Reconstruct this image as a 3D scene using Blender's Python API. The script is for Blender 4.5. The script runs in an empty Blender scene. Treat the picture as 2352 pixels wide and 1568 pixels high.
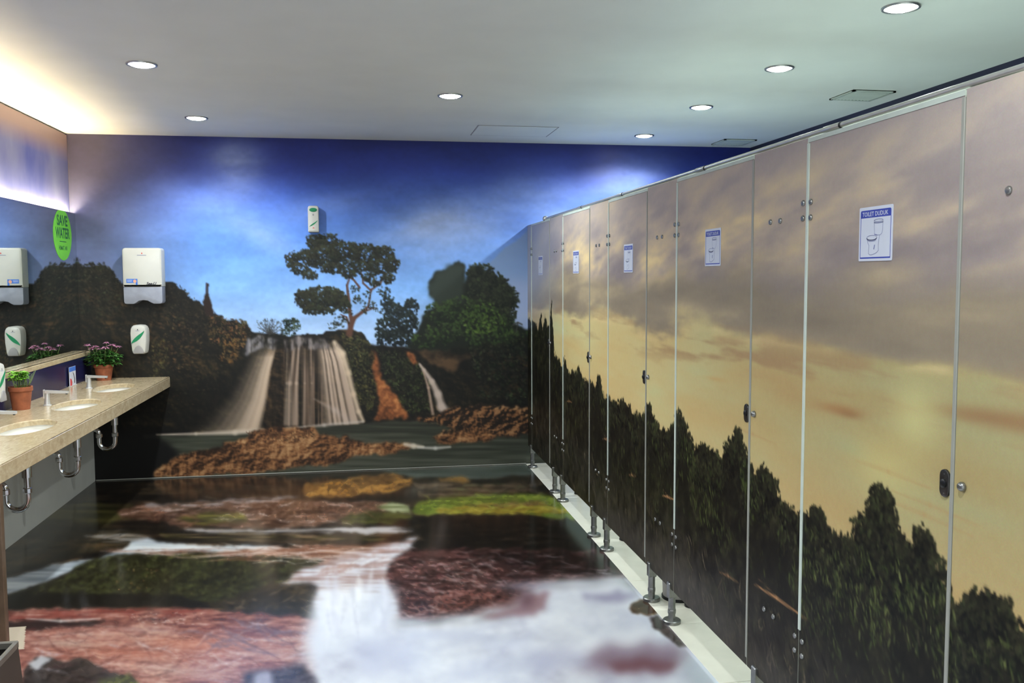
import bpy, math, random
import numpy as np
from mathutils import Vector, Matrix

# ------------------------------------------------------------------ camera
F_PX = 2051.971
CAM = np.array([0.0, 0.0, 1.6])
RT = np.array([0.98616545, -0.16570876, -0.00427897])
UP = np.array([0.01623237, 0.0708481, 0.99735503])
FW = np.array([0.16496731, 0.98362653, -0.0725578])
scene = bpy.context.scene
col = scene.collection
cd = bpy.data.cameras.new('camera'); cam = bpy.data.objects.new('camera', cd); col.objects.link(cam)
cd.sensor_width = 36.0; cd.lens = F_PX / 2352 * 36.0; cd.clip_start = 0.05
M = Matrix((( RT[0], UP[0], -FW[0], CAM[0]), (RT[1], UP[1], -FW[1], CAM[1]), (RT[2], UP[2], -FW[2], CAM[2]), (0, 0, 0, 1)))
cam.matrix_world = M
scene.camera = cam

# ------------------------------------------------------------------ world, exposure
w = bpy.data.worlds.new('world'); scene.world = w; w.use_nodes = True
w.node_tree.nodes['Background'].inputs['Color'].default_value = (0.80, 0.86, 0.90, 1)
w.node_tree.nodes['Background'].inputs['Strength'].default_value = 1.5  # added ambient fill, entering the room by its open near end
scene.view_settings.view_transform = 'Standard'
scene.view_settings.look = 'None'
scene.view_settings.exposure = 0.0
scene.view_settings.gamma = 1.0
scene.view_settings.use_curve_mapping = False
DOWNLIGHT_W = 98.0      # watts of every ceiling downlight
MIRROR_LIGHT = 210.0     # emission of the tube behind the mirror's top edge

# ------------------------------------------------------------------ room dimensions (metres)
H = 2.7086; D = 7.4286; X0 = 1.3813; XS = 1.363; XR = 3.357
XF = -2.215             # upper left wall panel
XM = -2.176             # mirror face
XB = -2.105             # splash wall, ledge front, wall under the counter
XC = -1.518; ZC = 0.8164; ZC2 = 0.7347
YN = -1.2               # near end of the room

def pix(x, y, ax, v):
    """point where the line of sight of photo pixel (x, y) meets the plane axis=v"""
    d = FW * F_PX + RT * (x - 1176) + UP * (784 - y)
    t = (v - CAM[ax]) / d[ax]
    return CAM + t * d
def to_pix(P):
    d = P - CAM
    z = d @ FW
    return 1176 + F_PX * (d @ RT) / z, 784 - F_PX * (d @ UP) / z

# ================================================================== print painter (numpy)
def rnd(seed): return np.random.default_rng(seed)
def vnoise(h, w, gy, gx, seed):
    g = rnd(seed).random((gy + 2, gx + 2))
    yy = np.linspace(0, gy, h, endpoint=False); xx = np.linspace(0, gx, w, endpoint=False)
    iy = yy.astype(int); ix = xx.astype(int); fy = yy - iy; fx = xx - ix
    fy = fy * fy * (3 - 2 * fy); fx = fx * fx * (3 - 2 * fx)
    a = g[iy][:, ix]; b = g[iy][:, ix + 1]; c = g[iy + 1][:, ix]; d = g[iy + 1][:, ix + 1]
    top = a + (b - a) * fx; bot = c + (d - c) * fx
    return top + (bot - top) * fy[:, None]
def fbm(h, w, sy, sx, seed, octv=4, gain=0.5):
    """0..1 noise, sy/sx = size of the largest blotch in canvas pixels"""
    o = np.zeros((h, w)); a = 1; t = 0
    for k in range(octv):
        gy = max(1, int(h / sy * 2 ** k)); gx = max(1, int(w / sx * 2 ** k))
        if gy > h or gx > w: break
        o += a * vnoise(h, w, gy, gx, seed * 31 + k); t += a; a *= gain
    o /= t
    return np.clip((o - 0.5) * 1.6 + 0.5, 0, 1)
def box1(a, r, ax):
    if r < 1: return a
    p = [(0, 0)] * a.ndim; p[ax] = (r + 1, r)
    c = np.cumsum(np.pad(a, p, mode='edge'), axis=ax)
    n = a.shape[ax]
    hi = np.take(c, range(2 * r + 1, 2 * r + 1 + n), axis=ax); lo = np.take(c, range(0, n), axis=ax)
    return (hi - lo) / (2 * r + 1)
def blur(a, ry, rx=None):
    rx = ry if rx is None else rx
    for _ in range(2): a = box1(box1(a, int(ry), 0), int(rx), 1)
    return a
def emboss(n, dy, dx, k):
    """relief of a noise field, 0..1"""
    return np.clip(.5 + k * (n - np.roll(np.roll(n, dy, 0), dx, 1)), 0, 1)
def lin(c):
    c = np.asarray(c, float) / 255.0
    return np.where(c <= 0.04045, c / 12.92, ((np.clip(c, 0, None) + 0.055) / 1.055) ** 2.4)
KERN = {}
def kern(r, ratio, k):
    key = (r, ratio, k)
    if key not in KERN:
        n = int(math.ceil(r)) + 1
        yy, xx = np.mgrid[-n:n + 1, -n:n + 1]
        a = k * math.pi / 8
        u = xx * math.cos(a) + yy * math.sin(a); v = -xx * math.sin(a) + yy * math.cos(a)
        d = np.sqrt((u / r) ** 2 + (v / (r * ratio)) ** 2)
        KERN[key] = np.clip((1.15 - d) * 1.6, 0, 1)
    return KERN[key]
class Canvas:
    """a print painted in its own coordinates; s = canvas pixels per unit"""
    def __init__(c, x0, y0, x1, y1, s, seed, base=(0, 0, 0)):
        c.x0, c.y0, c.s = x0, y0, s
        c.h = int((y1 - y0) * s); c.w = int((x1 - x0) * s)
        c.img = np.zeros((c.h, c.w, 3)) + np.array(base, float)
        c.X = np.broadcast_to((x0 + (np.arange(c.w) + .5) / s)[None, :], (c.h, c.w))
        c.Y = np.broadcast_to((y0 + (np.arange(c.h) + .5) / s)[:, None], (c.h, c.w))
        c.seed = seed; c.wc = {}
    def n(c, sy, sx, k, octv=4, gain=.5):
        return fbm(c.h, c.w, sy * c.s, sx * c.s, c.seed * 1000 + k, octv, gain)
    def warp(c, sc):
        if sc not in c.wc: c.wc[sc] = (c.n(sc, sc, 900 + int(sc * 10), 3) - .5, c.n(sc, sc, 901 + int(sc * 10), 3) - .5)
        return c.wc[sc]
    def mask(c, poly, amp=0, sc=30, soft=0):
        P = np.array(poly, float); pad = amp + soft * 2 + 2 / c.s
        j0 = max(0, int((P[:, 0].min() - pad - c.x0) * c.s)); j1 = min(c.w, int((P[:, 0].max() + pad - c.x0) * c.s) + 1)
        i0 = max(0, int((P[:, 1].min() - pad - c.y0) * c.s)); i1 = min(c.h, int((P[:, 1].max() + pad - c.y0) * c.s) + 1)
        if j1 <= j0 or i1 <= i0: return None
        sl = (slice(i0, i1), slice(j0, j1))
        X = c.X[sl]; Y = c.Y[sl]
        if amp:
            wx, wy = c.warp(sc); X = X + wx[sl] * 2 * amp; Y = Y + wy[sl] * 2 * amp
        m = np.zeros(X.shape, bool); n = len(P)
        for k in range(n):
            xa, ya = P[k]; xb, yb = P[(k + 1) % n]
            if ya == yb: continue
            cr = ((ya > Y) != (yb > Y)) & (X < (xb - xa) * (Y - ya) / (yb - ya) + xa)
            m ^= cr
        m = m.astype(float)
        r = max(1, int(soft * c.s)) if soft else 0
        m = blur(m, r) if r else (box1(box1(m, 1, 0), 1, 1) * .6 + m * .4)
        return sl, m
    def fill(c, poly, colr, amp=0, sc=30, soft=0, alpha=1.0, tex=None):
        r = c.mask(poly, amp, sc, soft)
        if r is None: return
        sl, m = r
        if callable(colr): cc = colr(sl)
        else: cc = np.array(colr, float)
        a = m * alpha
        if tex is not None: a = a * tex[sl]
        c.img[sl] = c.img[sl] * (1 - a[..., None]) + cc * a[..., None]
    def ramp(c, sl, t, stops):
        """colour by value array t"""
        v = t[sl] if t.shape == (c.h, c.w) else t
        xs = [s[0] for s in stops]
        return np.stack([np.interp(v, xs, [s[1][k] for s in stops]) for k in range(3)], -1)
    def blob(c, x, y, rx, ry, colr, alpha=1, soft=1.0, ang=0):
        """soft ellipse"""
        R = max(rx, ry) * 2.2
        j0 = max(0, int((x - R - c.x0) * c.s)); j1 = min(c.w, int((x + R - c.x0) * c.s) + 1)
        i0 = max(0, int((y - R - c.y0) * c.s)); i1 = min(c.h, int((y + R - c.y0) * c.s) + 1)
        if j1 <= j0 or i1 <= i0: return
        sl = (slice(i0, i1), slice(j0, j1)); dx = c.X[sl] - x; dy = c.Y[sl] - y
        ca, sa = math.cos(ang), math.sin(ang)
        d = np.sqrt(((dx * ca + dy * sa) / rx) ** 2 + ((-dx * sa + dy * ca) / ry) ** 2)
        a = np.exp(-(d ** 2) * 1.4) * alpha if soft >= 1 else np.clip((1 - d) / max(soft, .02) + .5, 0, 1) * alpha
        c.img[sl] = c.img[sl] * (1 - a[..., None]) + np.array(colr, float) * a[..., None]
    def line(c, pts, wd, colr, alpha=1.0, soft=.5):
        P = np.array(pts, float); W = np.broadcast_to(np.array(wd, float), (len(P),))
        pad = W.max() + 3 / c.s
        for k in range(len(P) - 1):
            a, b = P[k], P[k + 1]
            j0 = max(0, int((min(a[0], b[0]) - pad - c.x0) * c.s)); j1 = min(c.w, int((max(a[0], b[0]) + pad - c.x0) * c.s) + 2)
            i0 = max(0, int((min(a[1], b[1]) - pad - c.y0) * c.s)); i1 = min(c.h, int((max(a[1], b[1]) + pad - c.y0) * c.s) + 2)
            if j1 <= j0 or i1 <= i0: continue
            sl = (slice(i0, i1), slice(j0, j1)); X = c.X[sl]; Y = c.Y[sl]
            d = b - a; L = d @ d + 1e-9
            t = np.clip(((X - a[0]) * d[0] + (Y - a[1]) * d[1]) / L, 0, 1)
            ds = np.hypot(X - a[0] - t * d[0], Y - a[1] - t * d[1])
            hw = (W[k] + (W[k + 1] - W[k]) * t) / 2
            m = np.clip((hw - ds) / (soft * hw + .5 / c.s) + .5, 0, 1) * alpha
            c.img[sl] = c.img[sl] * (1 - m[..., None]) + np.array(colr, float) * m[..., None]
    def leaves(c, poly, n, r0, r1, cols, seed, amp=0, sc=30, ratio=.55, alpha=.9, dens=None, ang=None, jit=18):
        r = c.mask(poly, amp, sc)
        if r is None: return
        sl, m = r
        g = rnd(c.seed * 77 + seed)
        pm = np.where(m > .35, 1.0, 0.0)
        if dens is not None: pm = pm * dens[sl]
        idx = np.flatnonzero(pm > 0)
        if len(idx) == 0: return
        p = pm.ravel()[idx]; p = p / p.sum()
        pick = np.sort(g.choice(idx, size=n, p=p))
        if ang is None: g.shuffle(pick)
        ii = pick // m.shape[1] + sl[0].start; jj = pick % m.shape[1] + sl[1].start
        rr = np.round((r0 + (r1 - r0) * g.random(n) ** 1.7) * c.s * 2) / 2
        kk = g.integers(0, 8, n) if ang is None else (np.round(ang / (math.pi / 8) + g.normal(0, .8, n)).astype(int) % 8)
        C = np.array(cols, float); cc = C[g.integers(0, len(C), n)] + g.normal(0, jit, (n, 1)) * np.array([1, 1, .7]); cc = np.clip(cc, 4, 255)
        img = c.img
        for q in range(n):
            K = kern(max(rr[q], .7), ratio, int(kk[q])); hh = K.shape[0] // 2
            i, j = ii[q], jj[q]
            if i - hh < 0 or j - hh < 0 or i + hh + 1 > c.h or j + hh + 1 > c.w: continue
            s = img[i - hh:i + hh + 1, j - hh:j + hh + 1]
            a = (K * alpha)[..., None]
            s += (cc[q] - s) * a
    def strokes(c, poly, n, L, wd, cols, seed, ang=0, spread=.25, bend=.5, alpha=.6, soft=1.2):
        """random short curved strokes inside a region"""
        P = np.array(poly, float); g = rnd(c.seed * 91 + seed); C = np.array(cols, float); k = 0
        r = c.mask(poly)
        if r is None: return
        sl, m = r; idx = np.flatnonzero(m > .5)
        for q in g.choice(idx, n):
            y = c.Y[sl].ravel()[q]; x = c.X[sl].ravel()[q]
            a = ang + g.normal(0, spread); l = L * (.4 + g.random()); b = g.normal(0, bend); pts = []
            for t in (-.5, -.25, 0, .25, .5):
                aa = a + b * t; pts.append((x + l * t * math.cos(aa), y + l * t * math.sin(aa)))
            w_ = wd * (.5 + g.random())
            c.line(pts, (w_ * .3, w_ * .9, w_, w_ * .8, w_ * .3), np.clip(C[g.integers(len(C))] + g.normal(0, 8), 3, 255), alpha * (.6 + .4 * g.random()), soft)
    def crown(c, cl, per, r0, r1, cols, seed, amp=6, sc=11, light=22):
        """leafy crown made of overlapping elliptical clusters, paler towards the top of each"""
        g = rnd(c.seed * 55 + seed); C = np.array(cols, float)
        for (x, y, rx, ry) in cl:
            n = int(per * rx * ry)
            a = g.random(n) * 6.283; q = np.sqrt(g.random(n)) ** .9
            X = x + rx * q * np.cos(a) + g.normal(0, r1 * .5, n); Y = y + ry * q * np.sin(a) + g.normal(0, r1 * .4, n)
            o = np.argsort(-Y)
            cc = C[g.integers(0, len(C), n)] + (g.normal(0, 7, n) - light * (Y - y) / (ry + 1e-9) * .6)[:, None] * np.array([1, 1, .6])
            cc = np.clip(cc, 6, 255); rr = np.round((r0 + (r1 - r0) * g.random(n)) * c.s * 2) / 2; kk = g.integers(0, 8, n)
            jj = ((X - c.x0) * c.s).astype(int); ii = ((Y - c.y0) * c.s).astype(int)
            for t in o:
                K = kern(max(rr[t], .7), .65, int(kk[t])); h = K.shape[0] // 2; i, j = ii[t], jj[t]
                if i - h < 0 or j - h < 0 or i + h + 1 > c.h or j + h + 1 > c.w: continue
                s = c.img[i - h:i + h + 1, j - h:j + h + 1]; s += (cc[t] - s) * (K * .95)[..., None]
    def sample(c, x, y):
        u = np.clip((x - c.x0) * c.s - .5, 0, c.w - 1.001); v = np.clip((y - c.y0) * c.s - .5, 0, c.h - 1.001)
        j = u.astype(int); i = v.astype(int); fu = (u - j)[..., None]; fv = (v - i)[..., None]
        a = c.img
        return (a[i, j] * (1 - fu) + a[i, j + 1] * fu) * (1 - fv) + (a[i + 1, j] * (1 - fu) + a[i + 1, j + 1] * fu) * fv
# ------------------------------------------------------------------ print on the end wall: waterfall under a blue sky
def paint_wall():
    c = Canvas(100, 280, 1820, 1140, .55, 1)
    X, Y = c.X, c.Y; A = (slice(0, c.h), slice(0, c.w))
    # sky
    t = (Y - 310) / 450.0 - .10 * np.clip((X - 1000) / 500, 0, 1)
    c.img[:] = c.ramp(A, np.clip(t, 0, 1), [(0, (24, 34, 104)), (.16, (42, 62, 150)), (.34, (74, 112, 206)), (.55, (100, 150, 232)), (.78, (128, 178, 242)), (1, (170, 200, 240))])
    g = np.clip((470 - X) / 240, 0, 1) * .85                   # greyer towards the left end: partly print, partly warm light painted in
    c.img = c.img * (1 - g[..., None]) + (np.array((72, 66, 78)) + np.clip((Y - 400) / 200, 0, 1)[..., None] * np.array((22, 34, 56))) * g[..., None]
    cl = c.n(120, 260, 1, 5); cl2 = c.n(60, 150, 2, 5)
    for (x, y, rx, ry, an, al) in [(545, 385, 70, 62, .5, 1.0), (600, 540, 110, 30, .5, .4), (470, 470, 130, 60, .4, .25), (900, 560, 140, 60, -.1, .35), (1010, 505, 120, 60, -.3, .7), (330, 520, 110, 60, .2, .2), (760, 470, 160, 40, -.2, .25), (690, 660, 200, 60, 0, .22), (1170, 470, 140, 70, -.35, .5), (1250, 500, 120, 60, -.3, .6), (1060, 560, 150, 70, -.2, .4), (1450, 420, 120, 70, -.5, .45), (1180, 690, 90, 90, 0, .5)]:  # clouds; the first paints in the downlight's scallop of light
        R = max(rx, ry) * 2.2
        j0 = max(0, int((x - R - c.x0) * c.s)); j1 = min(c.w, int((x + R - c.x0) * c.s)); i0 = max(0, int((y - R - c.y0) * c.s)); i1 = min(c.h, int((y + R - c.y0) * c.s))
        sl = (slice(i0, i1), slice(j0, j1)); dx = X[sl] - x; dy = Y[sl] - y; ca, sa = math.cos(an), math.sin(an)
        d = ((dx * ca + dy * sa) / rx) ** 2 + ((-dx * sa + dy * ca) / ry) ** 2
        a = np.exp(-d * 1.2) * al * np.clip(cl[sl] * .7 + cl2[sl] * .7, .2, 1.2)
        c.img[sl] = c.img[sl] * (1 - a[..., None]) + np.array((186, 202, 236)) * a[..., None]
    tx = (c.n(40, 90, 14, 5) - .5) * .16 + (c.n(7, 9, 15, 2) - .5) * .05
    c.img *= (1 + tx)[..., None]
    # far mountain
    c.fill([(1080, 640), (1122, 605), (1170, 562), (1222, 524), (1262, 512), (1330, 500), (1400, 520), (1500, 640), (1500, 800), (1080, 800)], (142, 168, 206), 2, 30, 2, .85)
    c.fill([(1060, 700), (1110, 660), (1180, 640), (1260, 650), (1260, 780), (1060, 780)], (176, 188, 222), 8, 40, 14, .6)
    c.fill([(380, 800), (600, 775), (1000, 800), (1300, 780), (1300, 1140), (60, 1140), (60, 800)], (22, 18, 14), 3, 20, 2)
    # ---------------- left hillside
    br = c.n(22, 30, 5, 5); br2 = c.n(60, 90, 6, 4); fine = c.n(6, 6, 7, 3); em = emboss(c.n(16, 18, 8, 4, .6), -2, 2, 2.2)
    def earth(sl):
        v = br[sl] * .30 + fine[sl] * .12 + (br2[sl] - .5) * .5 + (em[sl] - .5) * .45 + .20
        return c.ramp(sl, np.clip(v, 0, 1), [(0, (11, 10, 8)), (.42, (21, 19, 14)), (.6, (30, 27, 18)), (.78, (50, 40, 25)), (1, (92, 68, 42))])
    hill = [(60, 604), (172, 602), (200, 612), (236, 608), (262, 622), (276, 648), (330, 650), (372, 644), (402, 652), (424, 672), (452, 690), (476, 716), (520, 734), (560, 738), (584, 764), (572, 800), (546, 846), (508, 905), (452, 968), (428, 1010), (60, 1010)]
    c.fill(hill, earth, 7, 14)
    c.leaves([(60, 590), (172, 596), (245, 604), (275, 640), (300, 655), (280, 720), (60, 720)], 900, 2, 5, [(26, 24, 17), (38, 34, 24), (20, 18, 14), (34, 42, 26)], 1, 6, 14)
    c.leaves([(330, 650), (400, 648), (455, 688), (480, 720), (470, 780), (330, 740)], 500, 2, 4, [(26, 24, 17), (44, 36, 24), (20, 18, 14)], 2, 6, 14)
    c.leaves([(480, 722), (560, 736), (582, 762), (560, 800), (480, 790)], 420, 1.5, 4, [(92, 68, 40), (66, 54, 30), (50, 50, 28), (120, 78, 50)], 3, 4, 14)
    c.leaves([(180, 640), (300, 660), (480, 730), (560, 790), (500, 900), (380, 960), (170, 900)], 1500, 1.5, 4.5, [(38, 32, 20), (54, 42, 26), (30, 38, 20), (22, 20, 14), (74, 56, 32)], 4, 6, 14, alpha=.5)
    c.leaves([(300, 740), (400, 720), (470, 780), (430, 860), (330, 830)], 260, 2, 5, [(104, 72, 44), (86, 66, 38)], 5, 6, 14, alpha=.5)
    c.leaves([(350, 780), (385, 780), (380, 880), (340, 880)], 110, 2, 4, [(110, 100, 54), (84, 84, 44)], 6, 6, 14, alpha=.55)
    c.leaves([(520, 770), (570, 775), (545, 830), (500, 830)], 140, 2, 5, [(136, 100, 54), (110, 80, 44)], 7, 6, 14, alpha=.6)
    c.fill([(472, 650), (481, 652), (477, 670), (484, 690), (492, 724), (472, 726), (465, 692), (473, 672)], (38, 26, 22), 1.5, 12)
    c.fill([(60, 985), (440, 985), (420, 1130), (60, 1130)], (15, 13, 12), 6, 30, 4)
    # cliff behind the falls
    c.fill([(575, 765), (640, 768), (700, 770), (740, 764), (790, 756), (830, 762), (850, 790), (900, 800), (960, 806), (1010, 806), (1100, 806), (1260, 790), (1260, 965), (1000, 955), (850, 972), (600, 992), (440, 998), (500, 920)], earth, 4, 18)
    # ---------------- ridge shrubs and trees
    GD = [(30, 34, 22), (22, 24, 18), (44, 50, 30), (36, 42, 32)]
    for k in range(16):
        a = -2.6 + k * .14
        c.line([(620, 768), (620 + 34 * math.cos(a), 768 + 34 * math.sin(a) + 4 * math.sin(k * 3))], (2.4, .8), (50, 48, 46), .8)
    c.leaves([(585, 735), (650, 735), (648, 768), (600, 768)], 90, 1.5, 3.5, [(56, 58, 52), (40, 42, 36)], 10, 3, 10, alpha=.7)
    c.leaves([(660, 728), (676, 730), (690, 742), (690, 758), (676, 770), (648, 768), (645, 744)], 170, 2, 4.5, [(24, 34, 26), (34, 46, 30)], 11, 3, 10)
    # main tree: trunk and boughs
    TR = (88, 58, 46)
    for pts, wd in [([(802, 770), (806, 748), (814, 730), (830, 718), (846, 704), (853, 665)], (16, 12, 9, 7, 5, 3)), ([(808, 742), (803, 712), (801, 690), (797, 655), (806, 630)], (9, 8, 7, 5, 3)), ([(830, 718), (862, 706)], (5, 2)), ([(802, 700), (770, 684), (740, 676)], (5, 4, 2)), ([(826, 660), (812, 642), (790, 628)], (5, 4, 2)), ([(853, 665), (874, 650), (886, 630)], (5, 4, 2)), ([(801, 745), (796, 728), (782, 722)], (5, 4, 2)), ([(853, 668), (834, 650), (830, 625)], (4, 4, 2))]:
        c.line(pts, wd, TR)
    den = np.clip((c.n(16, 18, 21, 3) - .34) * 4, .02, 1)
    TL = [(28, 28, 20), (38, 38, 25), (22, 22, 17), (34, 42, 25), (44, 46, 30)]
    up = [(728, 556, 24, 18), (752, 552, 24, 14), (700, 586, 30, 11), (672, 590, 17, 10), (668, 606, 12, 8), (690, 616, 22, 12), (712, 632, 16, 10), (740, 590, 42, 26), (790, 578, 42, 24), (838, 582, 40, 22), (880, 582, 24, 16), (900, 606, 16, 20), (872, 612, 30, 18), (820, 612, 36, 14), (890, 640, 14, 14), (765, 616, 28, 12), (800, 630, 18, 8), (842, 636, 14, 8), (862, 650, 12, 8)]
    lo = [(740, 682, 46, 24), (704, 688, 26, 20), (772, 686, 28, 20), (792, 700, 16, 14), (716, 710, 24, 12), (690, 676, 12, 10), (752, 714, 20, 7)]
    sp = [(882, 668, 14, 10), (850, 700, 14, 8), (868, 712, 13, 6), (822, 688, 12, 10), (782, 738, 17, 10), (764, 748, 10, 8), (846, 676, 9, 7), (812, 664, 10, 8), (838, 712, 8, 5), (800, 716, 9, 6)]
    c.crown(up, .40, 2, 4.6, TL, 1); c.crown(lo, .46, 2, 4.6, TL, 2); c.crown(sp, .22, 1.8, 3.8, TL, 3, light=6)
    # trees to the right of it
    den2 = np.clip((c.n(14, 14, 22, 3) - .30) * 5, .05, 1)
    c.crown([(890, 692, 16, 12), (906, 716, 26, 18), (944, 704, 16, 18), (936, 740, 24, 26), (890, 750, 28, 22), (880, 775, 16, 16), (920, 775, 30, 18)], .34, 2.2, 5, [(22, 30, 32), (30, 40, 36), (18, 24, 24)], 4, light=12)
    0 and c.leaves([(874, 690), (894, 678), (912, 690), (934, 702), (954, 688), (966, 716), (950, 760), (930, 790), (872, 790), (862, 752), (884, 728)], 620, 2.5, 6, [(22, 30, 32), (30, 40, 36), (16, 22, 22)], 16, 5, 12, dens=den2)
    bigm = [(984, 660), (1000, 622), (1030, 616), (1050, 600), (1064, 610), (1068, 660), (1076, 612), (1100, 606), (1140, 630), (1160, 642), (1176, 668), (1190, 690), (1178, 712), (1182, 740), (1200, 752), (1230, 766), (1260, 760), (1260, 812), (1000, 812), (930, 800), (960, 760), (982, 712), (1000, 700)]
    c.fill(bigm, (24, 30, 22), 7, 14, 1.5)
    c.fill([(984, 664), (1002, 620), (1032, 612), (1050, 600), (1066, 612), (1062, 690), (1000, 704)], (52, 62, 54), 9, 12, 5, .75)
    c.crown([(1104, 628, 30, 22), (1136, 650, 30, 22), (1160, 676, 26, 24), (1176, 694, 14, 16), (1092, 660, 22, 26), (1130, 690, 40, 24), (1166, 724, 20, 18)], .20, 2.4, 5.4, [(26, 30, 24), (34, 40, 28), (42, 50, 32)], 5)
    0 and c.leaves([(1076, 612), (1100, 606), (1160, 642), (1190, 690), (1178, 716), (1120, 700), (1080, 660)], 420, 2.5, 5.5, [(24, 28, 24), (32, 38, 28), (44, 50, 34)], 17, 6, 12)
    c.crown([(1010, 720, 36, 26), (1060, 704, 40, 24), (1110, 712, 40, 24), (1150, 745, 30, 24), (1080, 745, 46, 26), (1020, 765, 44, 24), (1120, 780, 50, 20), (1190, 775, 34, 18), (1230, 778, 26, 16), (975, 780, 30, 20)], .13, 2.4, 5.4, [(32, 44, 24), (44, 62, 30), (26, 34, 22), (54, 74, 34)], 6)
    0 and c.leaves([(1000, 690), (1060, 680), (1130, 690), (1176, 730), (1190, 800), (980, 800), (960, 760)], 800, 2.5, 6, [(30, 44, 22), (44, 62, 28), (24, 34, 20), (62, 84, 34)], 18, 6, 12, alpha=.8)
    c.leaves([(1064, 700), (1130, 695), (1160, 740), (1120, 770), (1070, 760)], 170, 2.5, 5.5, [(72, 96, 38), (88, 112, 44), (56, 78, 32)], 19, 6, 12, alpha=.8)
    c.line([(1186, 762), (1189, 742)], 2.5, (60, 60, 56)); c.line([(1178, 746), (1189, 740), (1199, 745)], 3, (66, 66, 60))
    # right bank, dark
    c.fill([(1000, 806), (1260, 770), (1260, 1000), (1220, 945), (1100, 925), (1010, 940), (1000, 880)], earth, 6, 18, 2, .6)
    c.leaves([(1080, 800), (1260, 770), (1260, 930), (1100, 910)], 900, 2.5, 6, [(24, 34, 22), (30, 28, 22), (18, 20, 18), (36, 48, 26)], 20, 6, 14, alpha=.75)
    c.fill([(960, 806), (1062, 808), (1092, 816), (1060, 828), (1040, 858), (1010, 846), (985, 830)], (112, 84, 58), 5, 14, 2, .75, np.clip(br * 1.3 + .1, 0, 1))
    # centre cliff: green and orange
    c.leaves([(780, 765), (846, 780), (862, 820), (872, 900), (850, 945), (822, 930), (806, 860), (790, 800)], 900, 2, 5, [(58, 58, 32), (42, 46, 25), (80, 74, 40), (30, 30, 20)], 21, 5, 12, alpha=.85)
    c.leaves([(864, 806), (930, 806), (965, 830), (990, 880), (990, 945), (930, 945), (900, 890), (876, 850)], 900, 2, 5, [(40, 48, 26), (30, 34, 20), (56, 66, 32), (24, 22, 16)], 22, 5, 12, alpha=.85)
    def orange(sl):
        v = br[sl] * .6 + fine[sl] * .4
        return c.ramp(sl, v, [(0, (70, 40, 24)), (.45, (128, 76, 44)), (.7, (166, 100, 58)), (1, (206, 140, 84))])
    c.fill([(852, 800), (866, 826), (876, 868), (902, 902), (926, 932), (938, 958), (900, 966), (862, 968), (872, 924), (862, 880), (856, 840)], orange, 6, 12, 1)
    c.fill([(930, 806), (950, 812), (962, 836), (950, 838)], orange, 3, 12, 1)
    # ---------------- falls
    vs = c.n(130, 7, 31, 4); vs2 = c.n(200, 3.6, 32, 3)
    def water(lo, hi, k=1.0):
        return lambda sl: c.ramp(sl, np.clip(vs[sl] * .6 * k + vs2[sl] * .4 * k, 0, 1), [(0, lo), (1, hi)])
    c.fill([(620, 800), (662, 795), (650, 985), (600, 990)], lambda sl: c.ramp(sl, np.clip(vs[sl] * .4 + em[sl] * .6, 0, 1), [(0, (16, 12, 9)), (.5, (40, 31, 21)), (1, (84, 64, 42))]), 3, 20, 2, .9)
    def between(L, R):
        """0..1 across a falling sheet bounded by polylines L and R (x by y)"""
        yl, xl = zip(*[(b, a) for a, b in L]); yr, xr = zip(*[(b, a) for a, b in R])
        xa = np.interp(Y, yl, xl); xb = np.interp(Y, yr, xr)
        return (X - xa) / (xb - xa + 1e-6)
    u1 = between([(578, 785), (552, 840), (505, 915), (440, 975), (400, 1000)], [(640, 785), (624, 850), (614, 925), (601, 995)])
    n1 = np.interp(u1.ravel(), np.linspace(0, 1, 160), vnoise(1, 160, 1, 16, 91)[0]).reshape(u1.shape)
    a1 = np.clip(u1 * 1.25 - .08, 0, 1) ** 1.25 * np.clip((1 - u1) * 14, 0, 1) * np.clip((Y - 790) / 30, 0, 1) * np.clip((997 - Y) / 6, 0, 1) * (.88 + .12 * n1) * (u1 > 0) * (u1 < 1)
    col1 = np.array((200, 176, 152)) + (n1 - .5)[..., None] * 22
    a1 = np.clip(a1, 0, .97)[..., None]; c.img[:] = c.img * (1 - a1) + col1 * a1
    c.fill([(566, 778), (600, 768), (640, 780), (632, 800), (582, 806), (560, 818)], water((70, 68, 74), (206, 198, 196)), 4, 14, 2, .9, np.clip(c.n(20, 10, 33, 3) * 1.8 - .2, 0, 1))
    c.fill([(650, 800), (700, 792), (735, 800), (745, 980), (650, 978)], water((44, 34, 26), (128, 106, 90)), 2, 30, 3, .9, np.clip(vs2 * 1.5 - .2, 0, 1))
    for x0, x1, wd, al in [(676, 664, 9, .75), (686, 679, 7, .75), (660, 656, 5, .5), (700, 698, 4, .45), (714, 714, 4, .4)]:
        c.line([(x0, 800), (x1 + 2, 880), (x1, 972)], (wd * .6, wd, wd * 1.8), (196, 172, 152), al * .8, 1.4)
    u2 = between([(726, 785), (730, 850), (734, 920), (738, 980)], [(774, 785), (796, 830), (812, 890), (826, 940), (836, 975)])
    n2 = np.interp(u2.ravel(), np.linspace(0, 1, 120), vnoise(1, 120, 1, 18, 93)[0]).reshape(u2.shape)
    a2 = np.clip(u2 * 5, 0, 1) * np.clip((1 - u2) * 9, 0, 1) * np.clip((Y - 786) / 20, 0, 1) * np.clip((978 - Y) / 5, 0, 1) * np.clip(.45 + .75 * n2, 0, 1) * (u2 > 0) * (u2 < 1)
    a2 = a2[..., None] * .95; c.img[:] = c.img * (1 - a2) + (np.array((188, 164, 144)) + (n2 - .5)[..., None] * 26) * a2
    c.line([(768, 786), (786, 812), (800, 856), (812, 905), (824, 945), (834, 966)], (10, 14, 12, 11, 10, 8), (220, 196, 168), .85, 1.2)
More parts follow.
